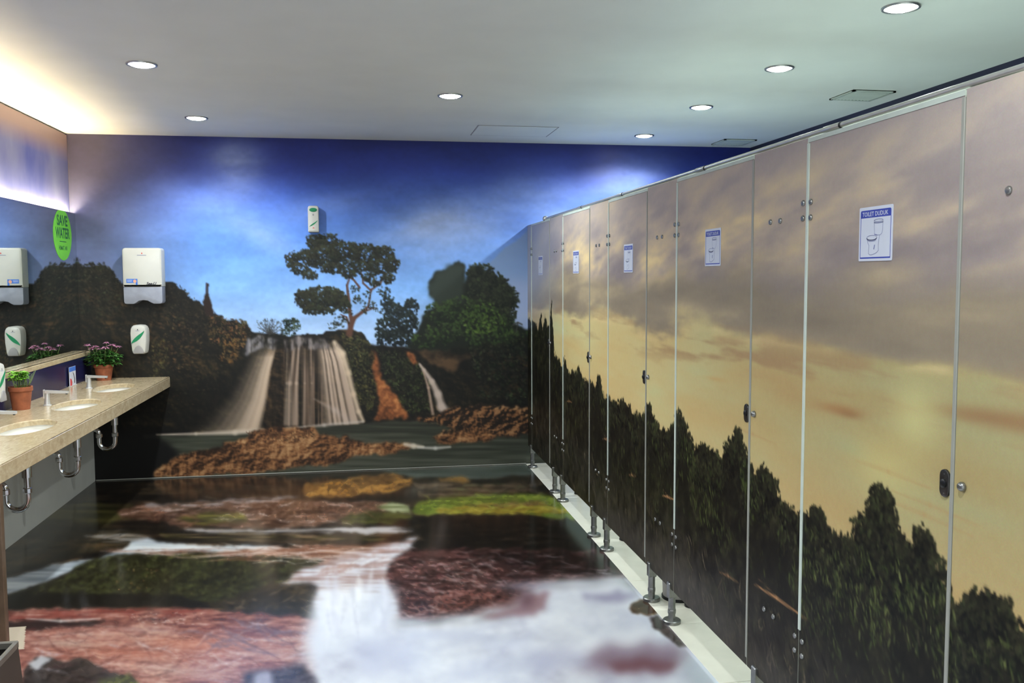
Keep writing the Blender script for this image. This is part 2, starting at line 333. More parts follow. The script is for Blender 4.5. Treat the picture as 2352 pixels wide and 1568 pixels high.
    c.fill([(650, 780), (690, 772), (764, 780), (782, 800), (700, 806), (655, 806)], water((54, 50, 52), (190, 176, 170)), 4, 14, 2, .9, np.clip(c.n(24, 8, 34, 3) * 1.9 - .3, 0, 1))
    c.line([(722, 916), (770, 942), (800, 965)], (3, 10, 16), (206, 188, 180), .35, 2)
    c.line([(964, 836), (974, 850), (992, 876), (1006, 905), (1014, 934), (1028, 950)], (5, 8, 12, 16, 18, 22), (204, 184, 170), .9, 1)
    c.line([(972, 852), (984, 890), (994, 950)], (3, 6, 7), (186, 158, 138), .85, 1)
    # ---------------- pool
    hs = c.n(5, 90, 41, 4)
    pool = lambda sl: c.ramp(sl, np.clip(hs[sl] * .7 + (Y[sl] - 960) / 260, 0, 1), [(0, (40, 42, 34)), (.5, (56, 59, 48)), (1, (80, 82, 70))])
    c.fill([(330, 1000), (600, 994), (740, 980), (850, 970), (940, 966), (1040, 956), (1100, 985), (1260, 990), (1260, 1075), (1260, 1130), (380, 1130), (340, 1060)], pool, 2, 40, 2)
    c.fill([(60, 990), (360, 1000), (420, 1040), (380, 1085), (340, 1130), (60, 1130)], (17, 16, 15), 6, 40, 6)
    c.line([(360, 998), (450, 996), (540, 993), (604, 988)], (3, 6, 10, 8), (206, 190, 172), .85, 1.5)
    c.line([(640, 984), (700, 980), (745, 976), (834, 968)], (3, 5, 7, 5), (200, 188, 176), .7, 1.5)
    # rocks
    lump = c.n(26, 40, 51, 5, .6); lump2 = np.clip(emboss(c.n(30, 38, 52, 5, .65), -2, -2, 3.2) * .7 + emboss(c.n(10, 12, 53, 3, .6), -1, -1, 1.6) * .3, 0, 1)
    def rock(sl):
        v = lump[sl] * .45 + lump2[sl] * .55
        return c.ramp(sl, v, [(0, (22, 15, 12)), (.28, (52, 34, 22)), (.45, (102, 67, 42)), (.60, (146, 100, 64)), (1, (214, 172, 122))])
    c.fill([(352, 1096), (372, 1066), (420, 1044), (500, 1024), (560, 1004), (576, 988), (640, 978), (722, 982), (736, 1000), (772, 1006), (800, 1002), (836, 1020), (940, 1014), (950, 1028), (880, 1042), (812, 1050), (770, 1064), (680, 1072), (600, 1084), (520, 1090), (420, 1098)], rock, 5, 14, .8)
    c.leaves([(560, 992), (640, 982), (722, 986), (730, 1010), (600, 1016)], 170, 2, 4, [(74, 48, 32), (52, 38, 26), (92, 60, 40)], 61, 4, 12, alpha=.7)
    rk = [(934, 960), (1010, 950), (1040, 936), (1110, 930), (1220, 938), (1260, 945), (1260, 1000), (1150, 1000), (1100, 1012), (1010, 1020), (990, 1004), (1040, 980)]
    c.fill(rk, (28, 22, 18), 6, 14, 1); c.fill(rk, rock, 5, 14, 1, .95, np.clip((lump2 - .30) * 3, .15, 1))
    c.fill([(1010, 1004), (1070, 990), (1130, 992), (1120, 1010), (1060, 1018), (1000, 1022)], rock, 4, 14, 1)
    c.line([(930, 1020), (950, 1024), (972, 1026)], (8, 10, 6), (226, 212, 190), .85, 1.2); c.line([(960, 1027), (1000, 1029), (1034, 1026)], (4, 7, 4), (220, 214, 204), .75, 1.5)
    # thin pale joint along the foot of the wall
    return c

# ------------------------------------------------------------------ print on the floor: rocky stream
def paint_floor():
    c = Canvas(-160, 1040, 1720, 1740, .5, 2, (26, 21, 18))
    X, Y = c.X, c.Y
    st = c.n(7, 120, 1, 5); st2 = c.n(3.5, 50, 2, 4); lump = c.n(26, 60, 3, 4); fine = c.n(5, 6, 4, 3); big = c.n(60, 240, 5, 3)
    wet = c.n(9, 70, 6, 5, .6); wet = np.clip(wet * .45 + emboss(c.n(11, 60, 7, 5, .65), -2, -3, 1.8) * .55, 0, 1)
    fine = np.clip(fine * .5 + emboss(c.n(12, 20, 8, 4, .6), -2, -2, 1.8) * .5, 0, 1)
    lump = np.clip(lump * .5 + emboss(c.n(24, 50, 9, 4, .6), -3, -3, 1.8) * .5, 0, 1)
    rp = lambda v, *s: (lambda sl: c.ramp(sl, np.clip(v[sl], 0, 1), list(s)))
    c.img[:] = c.ramp((slice(0, c.h), slice(0, c.w)), np.clip(st * .6 + lump * .4, 0, 1), [(0, (12, 10, 9)), (.5, (30, 24, 19)), (.8, (60, 46, 32)), (1, (96, 70, 48))])
    # dark ledge along the wall
    c.fill([(200, 1086), (640, 1086), (900, 1086), (1260, 1056), (1260, 1100), (960, 1104), (740, 1120), (520, 1150), (260, 1150)], rp(st * .6 + fine * .4, (0, (14, 12, 10)), (.6, (34, 28, 22)), (1, (70, 56, 38))), 4, 24, 2)
    c.fill([(860, 1082), (1220, 1062), (1230, 1088), (1090, 1100), (960, 1096)], rp(st, (0, (62, 70, 62)), (1, (96, 104, 96))), 3, 30, 3)
    c.fill([(690, 1134), (700, 1112), (760, 1106), (830, 1092), (905, 1088), (946, 1100), (940, 1118), (890, 1130), (800, 1140), (720, 1144)], rp(fine * .5 + lump * .5, (0, (60, 42, 22)), (.45, (128, 88, 44)), (.7, (176, 126, 60)), (1, (206, 152, 80))), 4, 16, 1.5)
    c.fill([(1005, 1098), (1060, 1094), (1086, 1102), (1070, 1112), (1020, 1112)], (164, 122, 62), 3, 16, 2, .85)
    c.fill([(950, 1110), (1010, 1104), (1100, 1112), (1200, 1110), (1240, 1132), (1100, 1138), (960, 1146)], rp(st2 * .6 + fine * .4, (0, (40, 32, 26)), (.6, (84, 68, 50)), (1, (128, 108, 84))), 4, 20, 2)
    # olive slab at left
    c.fill([(100, 1170), (200, 1150), (300, 1160), (310, 1185), (230, 1205), (120, 1215), (60, 1225)], rp(st, (0, (40, 38, 22)), (1, (88, 80, 42))), 5, 26, 5)
    c.fill([(-100, 1225), (160, 1195), (330, 1225), (300, 1250), (140, 1280), (-100, 1340)], rp(st * .7 + fine * .3, (0, (20, 18, 14)), (.6, (50, 42, 28)), (1, (96, 72, 46))), 5, 30, 5)
    # pinkish broken rock across
    c.fill([(270, 1170), (330, 1160), (440, 1152), (560, 1146), (640, 1140), (700, 1150), (880, 1152), (900, 1170), (780, 1196), (700, 1212), (560, 1212), (420, 1210), (380, 1196), (280, 1188)], rp(wet * .7 + fine * .3, (0, (40, 24, 18)), (.4, (74, 50, 37)), (.6, (112, 80, 62)), (.8, (150, 118, 102)), (1, (200, 184, 178))), 5, 22, 1.5)
    c.fill([(330, 1160), (460, 1150), (600, 1142), (720, 1138), (640, 1148), (480, 1160), (350, 1172)], (176, 170, 172), 4, 22, 3, .7, np.clip(st2 * 1.6 - .2, 0, 1))
    c.fill([(400, 1190), (470, 1178), (560, 1176), (570, 1200), (470, 1206)], rp(st2, (0, (48, 46, 18)), (1, (124, 116, 44))), 4, 20, 2, .9)
    c.leaves([(340, 1178), (430, 1174), (410, 1204), (330, 1200)], 90, 1.5, 5, [(64, 36, 28), (96, 56, 44), (44, 26, 22)], 1, 3, 14, ratio=.3, alpha=.8)
    c.leaves([(540, 1160), (900, 1152), (880, 1180), (700, 1196), (560, 1180)], 420, 1.5, 6, [(96, 60, 44), (146, 100, 76), (60, 40, 30), (170, 130, 108)], 2, 3, 14, ratio=.3, alpha=.7)
    # moss rocks
    mossc = rp(st2 * .5 + fine * .5, (0, (58, 66, 24)), (.5, (104, 118, 42)), (1, (150, 162, 70)))
    c.fill([(948, 1176), (958, 1156), (1000, 1144), (1080, 1136), (1170, 1132), (1260, 1134), (1340, 1190), (1280, 1182), (1150, 1178), (1050, 1180), (960, 1184)], mossc, 3, 16, 1.5)
    c.fill([(1000, 1168), (1120, 1158), (1240, 1154), (1330, 1176), (1290, 1180), (1130, 1180), (1010, 1182)], rp(st2 * .5 + fine * .5, (0, (116, 92, 32)), (.6, (158, 138, 50)), (1, (186, 168, 78))), 4, 16, 2.5, .9)
    c.fill([(1060, 1160), (1160, 1154), (1260, 1150), (1256, 1158), (1150, 1164)], (110, 78, 56), 3, 18, 2, .7)
    c.fill([(1240, 1180), (1320, 1182), (1310, 1204), (1262, 1200)], (108, 124, 44), 4, 14, 2, .9)
    c.fill([(862, 1160), (900, 1154), (940, 1160), (946, 1180), (900, 1178)], rp(st2, (0, (104, 110, 66)), (1, (178, 182, 140))), 3, 14, 2)
    c.fill([(780, 1190), (850, 1172), (930, 1178), (948, 1186), (900, 1200), (790, 1206)], rp(st2 * .5 + fine * .5, (0, (38, 38, 18)), (1, (96, 96, 44))), 4, 16, 2)
    # black mass under the moss
    c.fill([(952, 1184), (1060, 1182), (1300, 1190), (1420, 1280), (1400, 1268), (1250, 1262), (1100, 1262), (1000, 1258), (965, 1226)], rp(st2 * .5 + fine * .5, (0, (10, 8, 7)), (.7, (26, 20, 16)), (1, (58, 44, 32))), 5, 20, 2)
    # thin upper stream
    c.fill([(420, 1212), (600, 1216), (760, 1210), (900, 1208), (960, 1216), (900, 1226), (740, 1222), (560, 1224), (450, 1220)], (204, 198, 196), 3, 30, 2, .9, np.clip(st * 1.5 + .1, 0, 1))
    c.fill([(360, 1226), (520, 1226), (700, 1228), (900, 1232), (880, 1244), (700, 1240), (520, 1242), (380, 1236)], rp(st2, (0, (30, 24, 16)), (.5, (70, 62, 34)), (1, (120, 96, 70))), 3, 24, 2)
    # ribbons of pink and red shallow water
    c.fill([(240, 1262), (420, 1256), (640, 1256), (820, 1248), (930, 1240), (860, 1276), (760, 1296), (640, 1300), (420, 1284), (330, 1276)], rp(st * .7 + st2 * .3, (0, (58, 36, 24)), (.4, (112, 72, 54)), (.65, (156, 114, 94)), (1, (210, 190, 182))), 4, 30, 2)
    # main pale stream, left
    c.fill([(-100, 1350), (20, 1326), (120, 1296), (230, 1280), (280, 1262), (300, 1240), (336, 1234), (360, 1246), (460, 1250), (600, 1252), (660, 1258), (540, 1264), (400, 1266), (270, 1276), (170, 1306), (90, 1342), (-100, 1400)], rp(st, (0, (112, 120, 128)), (.5, (180, 186, 190)), (1, (228, 230, 228))), 4, 40, 3)
    c.fill([(190, 1222), (300, 1222), (344, 1236), (280, 1246), (200, 1236)], (196, 188, 182), 4, 24, 4, .6, np.clip(st2 * 1.7 - .3, 0, 1))
    # big mossy boulder
    c.fill([(-60, 1382), (60, 1356), (130, 1330), (200, 1290), (270, 1276), (400, 1270), (560, 1276), (690, 1276), (744, 1288), (700, 1312), (660, 1338), (600, 1362), (536, 1398), (470, 1384), (400, 1368), (240, 1366), (100, 1372)], rp(fine * .6 + lump * .4, (0, (18, 17, 11)), (.45, (38, 36, 22)), (.75, (60, 62, 33)), (1, (98, 94, 52))), 5, 26, 2)
    c.leaves([(200, 1300), (420, 1280), (640, 1290), (560, 1370), (300, 1360)], 900, 1.5, 3.5, [(74, 78, 38), (50, 54, 28), (38, 34, 22), (96, 88, 48), (60, 72, 34)], 3, 4, 20, alpha=.6)
    c.leaves([(260, 1310), (380, 1300), (350, 1370), (270, 1366)], 22, 1.5, 3, [(196, 140, 84)], 4, 4, 20, alpha=.8)
    c.fill([(-60, 1386), (60, 1360), (240, 1362), (400, 1366), (470, 1384), (500, 1400), (300, 1392), (60, 1398), (-60, 1420)], (22, 20, 17), 4, 26, 3, .92)
    c.fill([(470, 1386), (540, 1370), (620, 1340), (690, 1330), (720, 1360), (722, 1420), (640, 1412), (560, 1402)], rp(fine * .5 + lump * .5, (0, (22, 18, 14)), (.6, (48, 40, 28)), (1, (84, 70, 46))), 5, 26, 3)
    # dark maroon rocks, right
    dk = rp(wet * .65 + fine * .35, (0, (22, 13, 12)), (.4, (54, 32, 30)), (.62, (96, 60, 56)), (.8, (140, 104, 100)), (1, (204, 190, 190)))
    c.fill([(890, 1300), (940, 1260), (1020, 1258), (1200, 1262), (1400, 1264), (1460, 1320), (1420, 1330), (1250, 1336), (1200, 1384), (1120, 1410), (1000, 1424), (906, 1424), (880, 1360)], dk, 5, 24, 2.5)
    c.fill([(1060, 1262), (1420, 1268), (1460, 1330), (1330, 1326), (1180, 1312)], rp(wet * .6 + fine * .4, (0, (14, 9, 9)), (.6, (34, 22, 20)), (.85, (74, 48, 46)), (1, (150, 130, 130))), 6, 24, 6, .9)
    c.leaves([(910, 1300), (1040, 1276), (1180, 1310), (1110, 1400), (920, 1420)], 520, 1.5, 9, [(120, 70, 64), (70, 42, 40), (160, 116, 110), (44, 28, 26), (190, 160, 158)], 5, 5, 24, ratio=.22, alpha=.55, ang=.2)
    c.leaves([(1010, 1290), (1090, 1280), (1130, 1330), (1040, 1350)], 140, 2, 9, [(132, 120, 118), (160, 146, 142), (80, 66, 62)], 6, 5, 24, ratio=.2, alpha=.5, ang=.35)
    c.line([(1060, 1408), (1120, 1384), (1180, 1350), (1220, 1330)], (10, 14, 12, 6), (30, 16, 18), .8, 1.2)
    # salmon rock, lower left
    sal = rp(wet * .6 + fine * .2 + big * .2, (0, (62, 34, 34)), (.3, (108, 66, 60)), (.5, (146, 94, 82)), (.7, (172, 126, 112)), (.88, (196, 166, 156)), (1, (220, 206, 202)))
    c.fill([(-100, 1408), (60, 1398), (300, 1396), (460, 1398), (560, 1404), (640, 1412), (730, 1420), (740, 1500), (740, 1740), (-100, 1740)], sal, 5, 26, 3)
    c.fill([(-100, 1404), (140, 1400), (420, 1396), (500, 1404), (420, 1414), (120, 1420), (-100, 1426)], (120, 52, 44), 4, 30, 3, .65, np.clip(st2 * 1.6 - .1, 0, 1))
    c.fill([(-20, 1424), (110, 1424), (250, 1420), (210, 1436), (100, 1446), (-20, 1440)], (38, 28, 28), 5, 24, 2, .9)
    c.line([(60, 1420), (140, 1426), (230, 1420)], (2, 5, 3), (214, 206, 198), .7, 1.2)
    c.fill([(300, 1420), (480, 1410), (640, 1420), (600, 1440), (420, 1450)], (66, 36, 40), 6, 26, 4, .5, np.clip(st2 * 2 - .6, 0, 1))
    c.leaves([(300, 1406), (470, 1406), (440, 1440), (300, 1430)], 130, 1.5, 6, [(220, 206, 198), (100, 58, 54), (70, 40, 40)], 7, 3, 24, ratio=.3, alpha=.6, ang=0)
    c.leaves([(60, 1440), (700, 1430), (700, 1560), (300, 1560), (80, 1500)], 900, 2, 12, [(214, 150, 126), (150, 84, 74), (226, 190, 174), (120, 70, 64), (190, 116, 92)], 8, 5, 24, ratio=.16, alpha=.45, ang=.1)
    dkr = rp(lump * .6 + fine * .4, (0, (30, 28, 32)), (.5, (58, 54, 60)), (1, (104, 98, 106)))
    c.fill([(50, 1540), (80, 1512), (110, 1508), (150, 1516), (196, 1510), (240, 1534), (300, 1556), (330, 1600), (330, 1740), (50, 1740)], rp(fine, (0, (30, 26, 26)), (1, (74, 62, 58))), 5, 24, 2)
    c.fill([(230, 1562), (300, 1546), (330, 1580), (300, 1640), (200, 1640)], rp(fine, (0, (44, 44, 30)), (1, (110, 112, 66))), 4, 16, 2)
    c.fill([(62, 1522), (96, 1506), (120, 1512), (84, 1540)], (196, 196, 198), 3, 14, 3, .8)
    SR = [(40, 1440), (700, 1425), (730, 1560), (730, 1720), (300, 1720), (60, 1500)]
    for (x, y, rx, ry, cc, al) in [(240, 1460, 120, 14, (186, 144, 130), .5), (480, 1482, 160, 16, (196, 126, 98), .55), (300, 1500, 140, 16, (172, 102, 80), .5), (560, 1450, 110, 14, (120, 66, 66), .5), (620, 1500, 90, 16, (192, 160, 150), .5), (150, 1478, 80, 12, (186, 166, 150), .5), (420, 1540, 160, 18, (194, 164, 152), .5), (350, 1448, 90, 10, (140, 112, 112), .5), (640, 1540, 60, 14, (160, 90, 80), .5)]:
        c.blob(x, y, rx, ry, cc, al, 1, .06)
    c.strokes(SR, 80, 90, 4, [(84, 46, 44), (66, 40, 42), (104, 62, 56)], 1, .06, .2, .6, .42, 2)
    c.strokes(SR, 90, 70, 4, [(214, 190, 180), (200, 156, 136), (190, 182, 188)], 2, .04, .2, .6, .45, 2)
    c.strokes([(420, 1440), (700, 1440), (640, 1500), (440, 1480)], 16, 110, 6, [(80, 60, 70), (110, 90, 98)], 3, .25, .2, .6, .5)
    c.strokes([(910, 1270), (1180, 1270), (1200, 1380), (920, 1415)], 80, 46, 3, [(168, 150, 150), (120, 76, 70), (200, 186, 184), (150, 96, 86)], 4, .35, .3, .8, .4, 2)
    c.strokes([(910, 1270), (1230, 1270), (1220, 1380), (920, 1415)], 60, 60, 4, [(26, 14, 14), (46, 26, 26)], 5, .3, .3, .8, .45, 2)
    c.fill([(1000, 1362), (1060, 1352), (1130, 1346), (1170, 1366), (1110, 1396), (1040, 1404), (990, 1396)], (146, 90, 78), 7, 18, 4, .45, np.clip(fine * 1.6 - .2, 0, 1))
    c.fill([(1090, 1404), (1150, 1376), (1210, 1362), (1230, 1380), (1160, 1408)], (150, 112, 110), 6, 18, 4, .6)
    c.strokes([(960, 1262), (1420, 1266), (1450, 1320), (1200, 1326)], 70, 36, 2.2, [(120, 100, 100), (96, 60, 56), (180, 168, 170)], 6, .08, .2, .4, .5)
    c.strokes([(280, 1160), (880, 1154), (800, 1205), (400, 1205)], 110, 46, 2.4, [(206, 190, 182), (70, 42, 32), (52, 32, 26), (168, 110, 84)], 7, .02, .2, .5, .6)
    c.strokes([(250, 1262), (860, 1252), (740, 1294), (420, 1282)], 60, 130, 3, [(96, 54, 36), (214, 176, 152), (150, 90, 60), (228, 214, 206)], 8, .0, .08, .2, .55)
    c.strokes([(0, 1240), (300, 1230), (240, 1270), (0, 1330)], 40, 90, 3, [(80, 60, 40), (104, 82, 56), (20, 16, 12)], 9, -.25, .12, .3, .5)
    c.strokes([(240, 1095), (700, 1095), (640, 1140), (260, 1150)], 50, 60, 3, [(70, 58, 42), (20, 16, 14), (90, 78, 58)], 10, 0, .1, .2, .45)
    c.strokes([(700, 1100), (930, 1092), (930, 1124), (720, 1140)], 50, 26, 3, [(90, 60, 30), (206, 156, 82), (60, 44, 26)], 11, -.1, .4, .6, .5)
    c.strokes([(950, 1108), (1240, 1108), (1230, 1134), (970, 1144)], 50, 44, 3, [(40, 32, 26), (124, 104, 80), (90, 100, 60)], 12, -.02, .2, .4, .5)
    c.strokes([(960, 1140), (1260, 1136), (1310, 1180), (970, 1180)], 90, 30, 2.4, [(92, 108, 34), (176, 186, 70), (70, 84, 28), (196, 184, 80)], 13, -.05, .3, .4, .45)
    c.strokes([(480, 1390), (700, 1340), (715, 1410), (560, 1402)], 40, 30, 3, [(90, 76, 52), (24, 20, 16), (130, 110, 84)], 14, -.1, .4, .5, .45)
    # white foaming water
    foam = c.n(70, 130, 61, 4); foam2 = c.n(26, 40, 62, 3)
    wh = rp(foam * .7 + foam2 * .3, (0, (184, 184, 198)), (.4, (214, 217, 226)), (.7, (230, 233, 238)), (1, (242, 243, 245)))
    c.fill([(640, 1340), (690, 1312), (740, 1296), (800, 1274), (850, 1262), (930, 1240), (958, 1226), (940, 1256), (900, 1290), (882, 1326), (900, 1364), (912, 1420), (860, 1440), (740, 1440), (722, 1380), (730, 1344), (690, 1336)], rp(foam2 * .5 + st2 * .5, (0, (128, 96, 88)), (.35, (186, 166, 162)), (.6, (216, 214, 222)), (1, (240, 242, 248))), 6, 26, 5, .95)
    c.fill([(690, 1330), (760, 1320), (880, 1310), (896, 1340), (800, 1352), (700, 1348)], (146, 104, 92), 6, 20, 6, .5, np.clip(foam2 * 1.6 - .3, 0, 1))
    c.fill([(730, 1350), (800, 1356), (860, 1366), (900, 1350), (914, 1424), (1000, 1424), (1110, 1410), (1196, 1388), (1232, 1342), (1300, 1334), (1440, 1328), (1500, 1372), (1640, 1520), (1720, 1600), (1720, 1740), (700, 1740), (708, 1560), (700, 1480), (712, 1430)], wh, 9, 40, 14)
    for (x, y, rx, ry, al) in [(716, 1455, 34, 46, .55), (732, 1400, 26, 40, .5), (700, 1520, 30, 40, .4), (890, 1395, 26, 46, .5), (940, 1428, 60, 12, .55), (1060, 1420, 80, 12, .5), (1150, 1404, 60, 12, .45), (1240, 1362, 46, 14, .5), (1330, 1340, 90, 10, .5), (1420, 1332, 60, 8, .45), (820, 1290, 70, 16, .45), (760, 1312, 50, 12, .4), (900, 1256, 40, 10, .4), (860, 1345, 40, 14, .35)]:
        c.blob(x, y, rx, ry, (226, 230, 240), al)
    c.strokes([(740, 1340), (890, 1330), (900, 1440), (740, 1440)], 26, 80, 12, [(240, 242, 248), (206, 208, 222)], 21, 1.5, .15, .3, .4, 2)
    c.strokes([(700, 1300), (930, 1250), (900, 1290), (720, 1330)], 24, 70, 5, [(236, 236, 240), (170, 130, 118)], 22, -.25, .15, .3, .45, 2)
    c.strokes([(1000, 1440), (1500, 1380), (1600, 1500), (1000, 1560)], 26, 200, 26, [(244, 246, 250), (198, 202, 218)], 23, -.08, .15, .3, .3, 2)
    c.fill([(1180, 1392), (1240, 1350), (1262, 1368), (1250, 1406), (1180, 1416), (1090, 1414)], (140, 100, 104), 8, 20, 7, .75)
    c.fill([(1330, 1368), (1420, 1356), (1470, 1366), (1440, 1382), (1340, 1382)], (150, 144, 172), 6, 30, 7, .7)
    c.blob(1210, 1374, 24, 30, (88, 56, 62), .6)
    c.blob(1215, 1345, 90, 14, (196, 190, 206), .5)
    c.fill([(1330, 1520), (1400, 1486), (1500, 1470), (1560, 1480), (1590, 1520), (1520, 1548), (1400, 1552)], (134, 110, 124), 12, 40, 14, .85)
    c.fill([(1380, 1526), (1460, 1514), (1560, 1516), (1540, 1540), (1420, 1546)], (118, 76, 80), 8, 30, 9, .8)
    c.fill([(1190, 1500), (1300, 1490), (1360, 1520), (1240, 1548)], (184, 186, 208), 10, 40, 14, .7)
    c.fill([(800, 1470), (940, 1460), (960, 1530), (840, 1560)], (190, 194, 216), 10, 40, 18, .6)
    c.fill([(560, 1548), (620, 1536), (700, 1528), (730, 1560), (740, 1740), (560, 1740)], dkr, 6, 24, 6, .9)
    c.fill([(584, 1552), (612, 1540), (640, 1580), (600, 1640), (570, 1600)], (196, 196, 214), 4, 24, 6, .7)
    c.fill([(1560, 1490), (1640, 1540), (1720, 1620), (1720, 1740), (1600, 1640)], (170, 178, 186), 8, 40, 18, .7)
    sm = np.stack([blur(c.img[..., k], 1) for k in range(3)], -1); c.img = c.img * .45 + sm * .55
    # brown rocks beside the tile strip
    rk = rp(fine * .5 + lump * .5, (0, (38, 26, 18)), (.6, (84, 60, 40)), (1, (128, 110, 62)))
    c.fill([(1446, 1398), (1452, 1386), (1478, 1374), (1512, 1392), (1512, 1410), (1480, 1412), (1456, 1408)], rk, 3, 10, .6)
    c.fill([(1490, 1416), (1510, 1412), (1540, 1440), (1580, 1486), (1560, 1484), (1530, 1462), (1500, 1440)], rp(fine * .6 + st2 * .4, (0, (48, 40, 38)), (1, (92, 80, 76))), 3, 10, .6)
    return c

# ------------------------------------------------------------------ print on the cubicle fronts: evening sky over trees
PU = lambda y: 7.45 - y
def ellipse_pts(x, y, rx, ry, n=14): return [(x + rx * math.cos(6.2832 * k / n), y + ry * math.sin(6.2832 * k / n)) for k in range(n)]
def paint_cubicles():
    """canvas in metres: u = 7.45 - y along the fronts, v = 2.06 - z downwards"""
    c = Canvas(0, 0, 6.75, 1.96, 300, 3)
    X, Y = c.X, c.Y; A = (slice(0, c.h), slice(0, c.w))
    Z = 2.06 - Y; yy = 7.45 - X
    # slanting cloud noise: shear the lookup
    def shear(a, k):
        o = np.empty_like(a); n = a.shape[1]
        for i in range(a.shape[0]): o[i] = np.roll(a[i], int(-k * i))
        return o
    n1 = shear(c.n(.20, .62, 1, 5), 1.5); n2 = shear(c.n(.11, .30, 2, 5), 1.4); n3 = c.n(.10, .55, 3, 5); n4 = c.n(.5, 1.3, 4, 3); gr = c.n(.012, .012, 5, 2)
    top = c.ramp(A, np.clip((n1 - .5) * 1.0 + (n2 - .5) * .4 + (n4 - .5) * .3 + .46, 0, 1), [(0, (122, 114, 120)), (.32, (142, 132, 132)), (.52, (168, 154, 142)), (.75, (204, 184, 146)), (1, (226, 212, 164))])
    t = np.clip((Z - 1.72) / .28, 0, 1)[..., None]
    top = top * (1 - .65 * t) + np.array((164, 156, 160)) * .65 * t
    top = np.clip(top * np.array((1.10, 1.08, 1.02)), 0, 250)
    mid = c.ramp(A, np.clip(n3 * .6 + n2 * .4, 0, 1), [(0, (126, 114, 98)), (.5, (150, 136, 114)), (1, (192, 172, 134))])
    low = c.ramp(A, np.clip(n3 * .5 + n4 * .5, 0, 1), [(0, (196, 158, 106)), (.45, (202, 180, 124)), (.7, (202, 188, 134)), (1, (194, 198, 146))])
    low = low * (1 - .16 * np.clip((4.2 - yy) / 2, 0, 1))[..., None]  # near yellow dimmed, weaker light there painted into the print
    edge1 = 1.60 + (n4 - .5) * .14 + (n2 - .5) * .10
    m1 = np.clip((edge1 - Z) / .12 + .5, 0, 1)[..., None]
    img = top * (1 - m1) + mid * m1
    edge2 = 1.375 + (n3 - .5) * .15 + (n2 - .5) * .06
    m2 = np.clip((edge2 - Z) / .10 + .5, 0, 1); m2 = (m2 * m2 * (3 - 2 * m2))[..., None]
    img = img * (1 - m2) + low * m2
    rim = (np.exp(-((Z - edge2 + .045) / .03) ** 2) * np.clip(n2 * 1.8 - .5, 0, 1))[..., None] * .6
    img = img * (1 - rim) + np.array((226, 204, 150)) * rim
    # darker cloud scraps under the bank
    sc = np.clip((c.n(.05, .42, 7, 4) - .56) * 4, 0, 1) * np.exp(-((Z - 1.30) / .09) ** 2) * .75
    img = img * (1 - sc[..., None]) + np.array((158, 126, 92)) * sc[..., None]
    og = np.clip((1.10 - Z) / .35, 0, 1)[..., None] * .55
    img = img * (1 - og) + np.array((204, 162, 104)) * og
    # far end: blue haze and the mountain's shoulder
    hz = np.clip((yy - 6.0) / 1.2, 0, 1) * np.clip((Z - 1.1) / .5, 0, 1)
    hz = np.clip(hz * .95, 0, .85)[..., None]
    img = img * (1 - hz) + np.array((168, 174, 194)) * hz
    img += (gr[..., None] - .5) * 3
    c.img = img
    P = lambda pts: [(PU(y), 2.06 - z) for y, z in pts]
    # blue print showing at the top of the doors, long thin clouds
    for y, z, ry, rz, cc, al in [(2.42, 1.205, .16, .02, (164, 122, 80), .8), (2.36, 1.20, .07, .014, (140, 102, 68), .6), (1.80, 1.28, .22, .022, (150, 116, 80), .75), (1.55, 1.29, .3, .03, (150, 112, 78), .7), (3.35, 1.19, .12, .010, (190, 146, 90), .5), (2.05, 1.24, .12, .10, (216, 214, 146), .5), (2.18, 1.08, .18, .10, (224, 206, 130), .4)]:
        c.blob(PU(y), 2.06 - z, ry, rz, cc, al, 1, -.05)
    for y, z in [(2.16, 1.075), (1.98, 1.03), (3.0, 1.03), (2.0, 1.0)]:
        c.line(P([(y + .16, z - .002), (y, z), (y - .18, z - .004)]), (.004, .010, .004), (176, 138, 92), .4, 2)
    # trees
    tl = [(7.45, 1.24), (7.25, 1.22), (7.1, 1.22), (6.98, 1.16), (6.92, 1.24), (6.86, 1.30), (6.80, 1.18), (6.70, 1.30), (6.62, 1.22), (6.54, 1.24), (6.47, 1.44), (6.42, 1.24), (6.36, 1.02), (6.2, 1.0), (6.1, .94), (6.02, 1.03), (5.95, .95), (5.7, .96), (5.61, 1.0), (5.5, .94), (5.2, .93), (5.13, 1.0), (5.05, .90), (4.8, .90), (4.62, .92), (4.4, .88), (4.26, .90), (4.18, .96), (4.08, .88), (3.9, .87), (3.82, .92), (3.756, .99), (3.68, .95), (3.6, .87), (3.45, .90), (3.3, .88), (3.2, .93), (3.135, 1.01), (3.07, .96), (2.98, .87), (2.9, .915), (2.84, .90), (2.74, .82), (2.62, .83), (2.52, .87), (2.44, .82), (2.34, .83), (2.27, .92), (2.2, 1.02), (2.15, 1.0), (2.11, .90), (2.05, .90), (2.0, .955), (1.96, .90), (1.88, .80), (1.80, .85), (1.72, .88), (1.66, .82), (1.55, .76), (1.4, .80), (1.2, .74), (1.0, .8), (.7, .74), (.7, .1), (7.45, .1)]
    tp = P(tl)
    dark = c.n(.06, .05, 11, 5); dg = c.n(.22, .3, 12, 3)
    def wood(sl):
        v = np.clip(dark[sl] * .6 + gr[sl] * .2 + dg[sl] * .2, 0, 1)
        return c.ramp(sl, v, [(0, (13, 11, 9)), (.5, (24, 22, 16)), (.75, (38, 36, 24)), (1, (62, 58, 38))])
    c.fill(tp, wood, .022, .05)
    edge = [(PU(y), 2.06 - z - .015) for y, z in tl[:-2]] + [(PU(y), 2.06 - z + .12) for y, z in reversed(tl[:-2])]
    c.leaves(edge, 5200, .005, .017, [(30, 28, 19), (22, 20, 15), (40, 40, 24), (34, 36, 22)], 1, .022, .05)
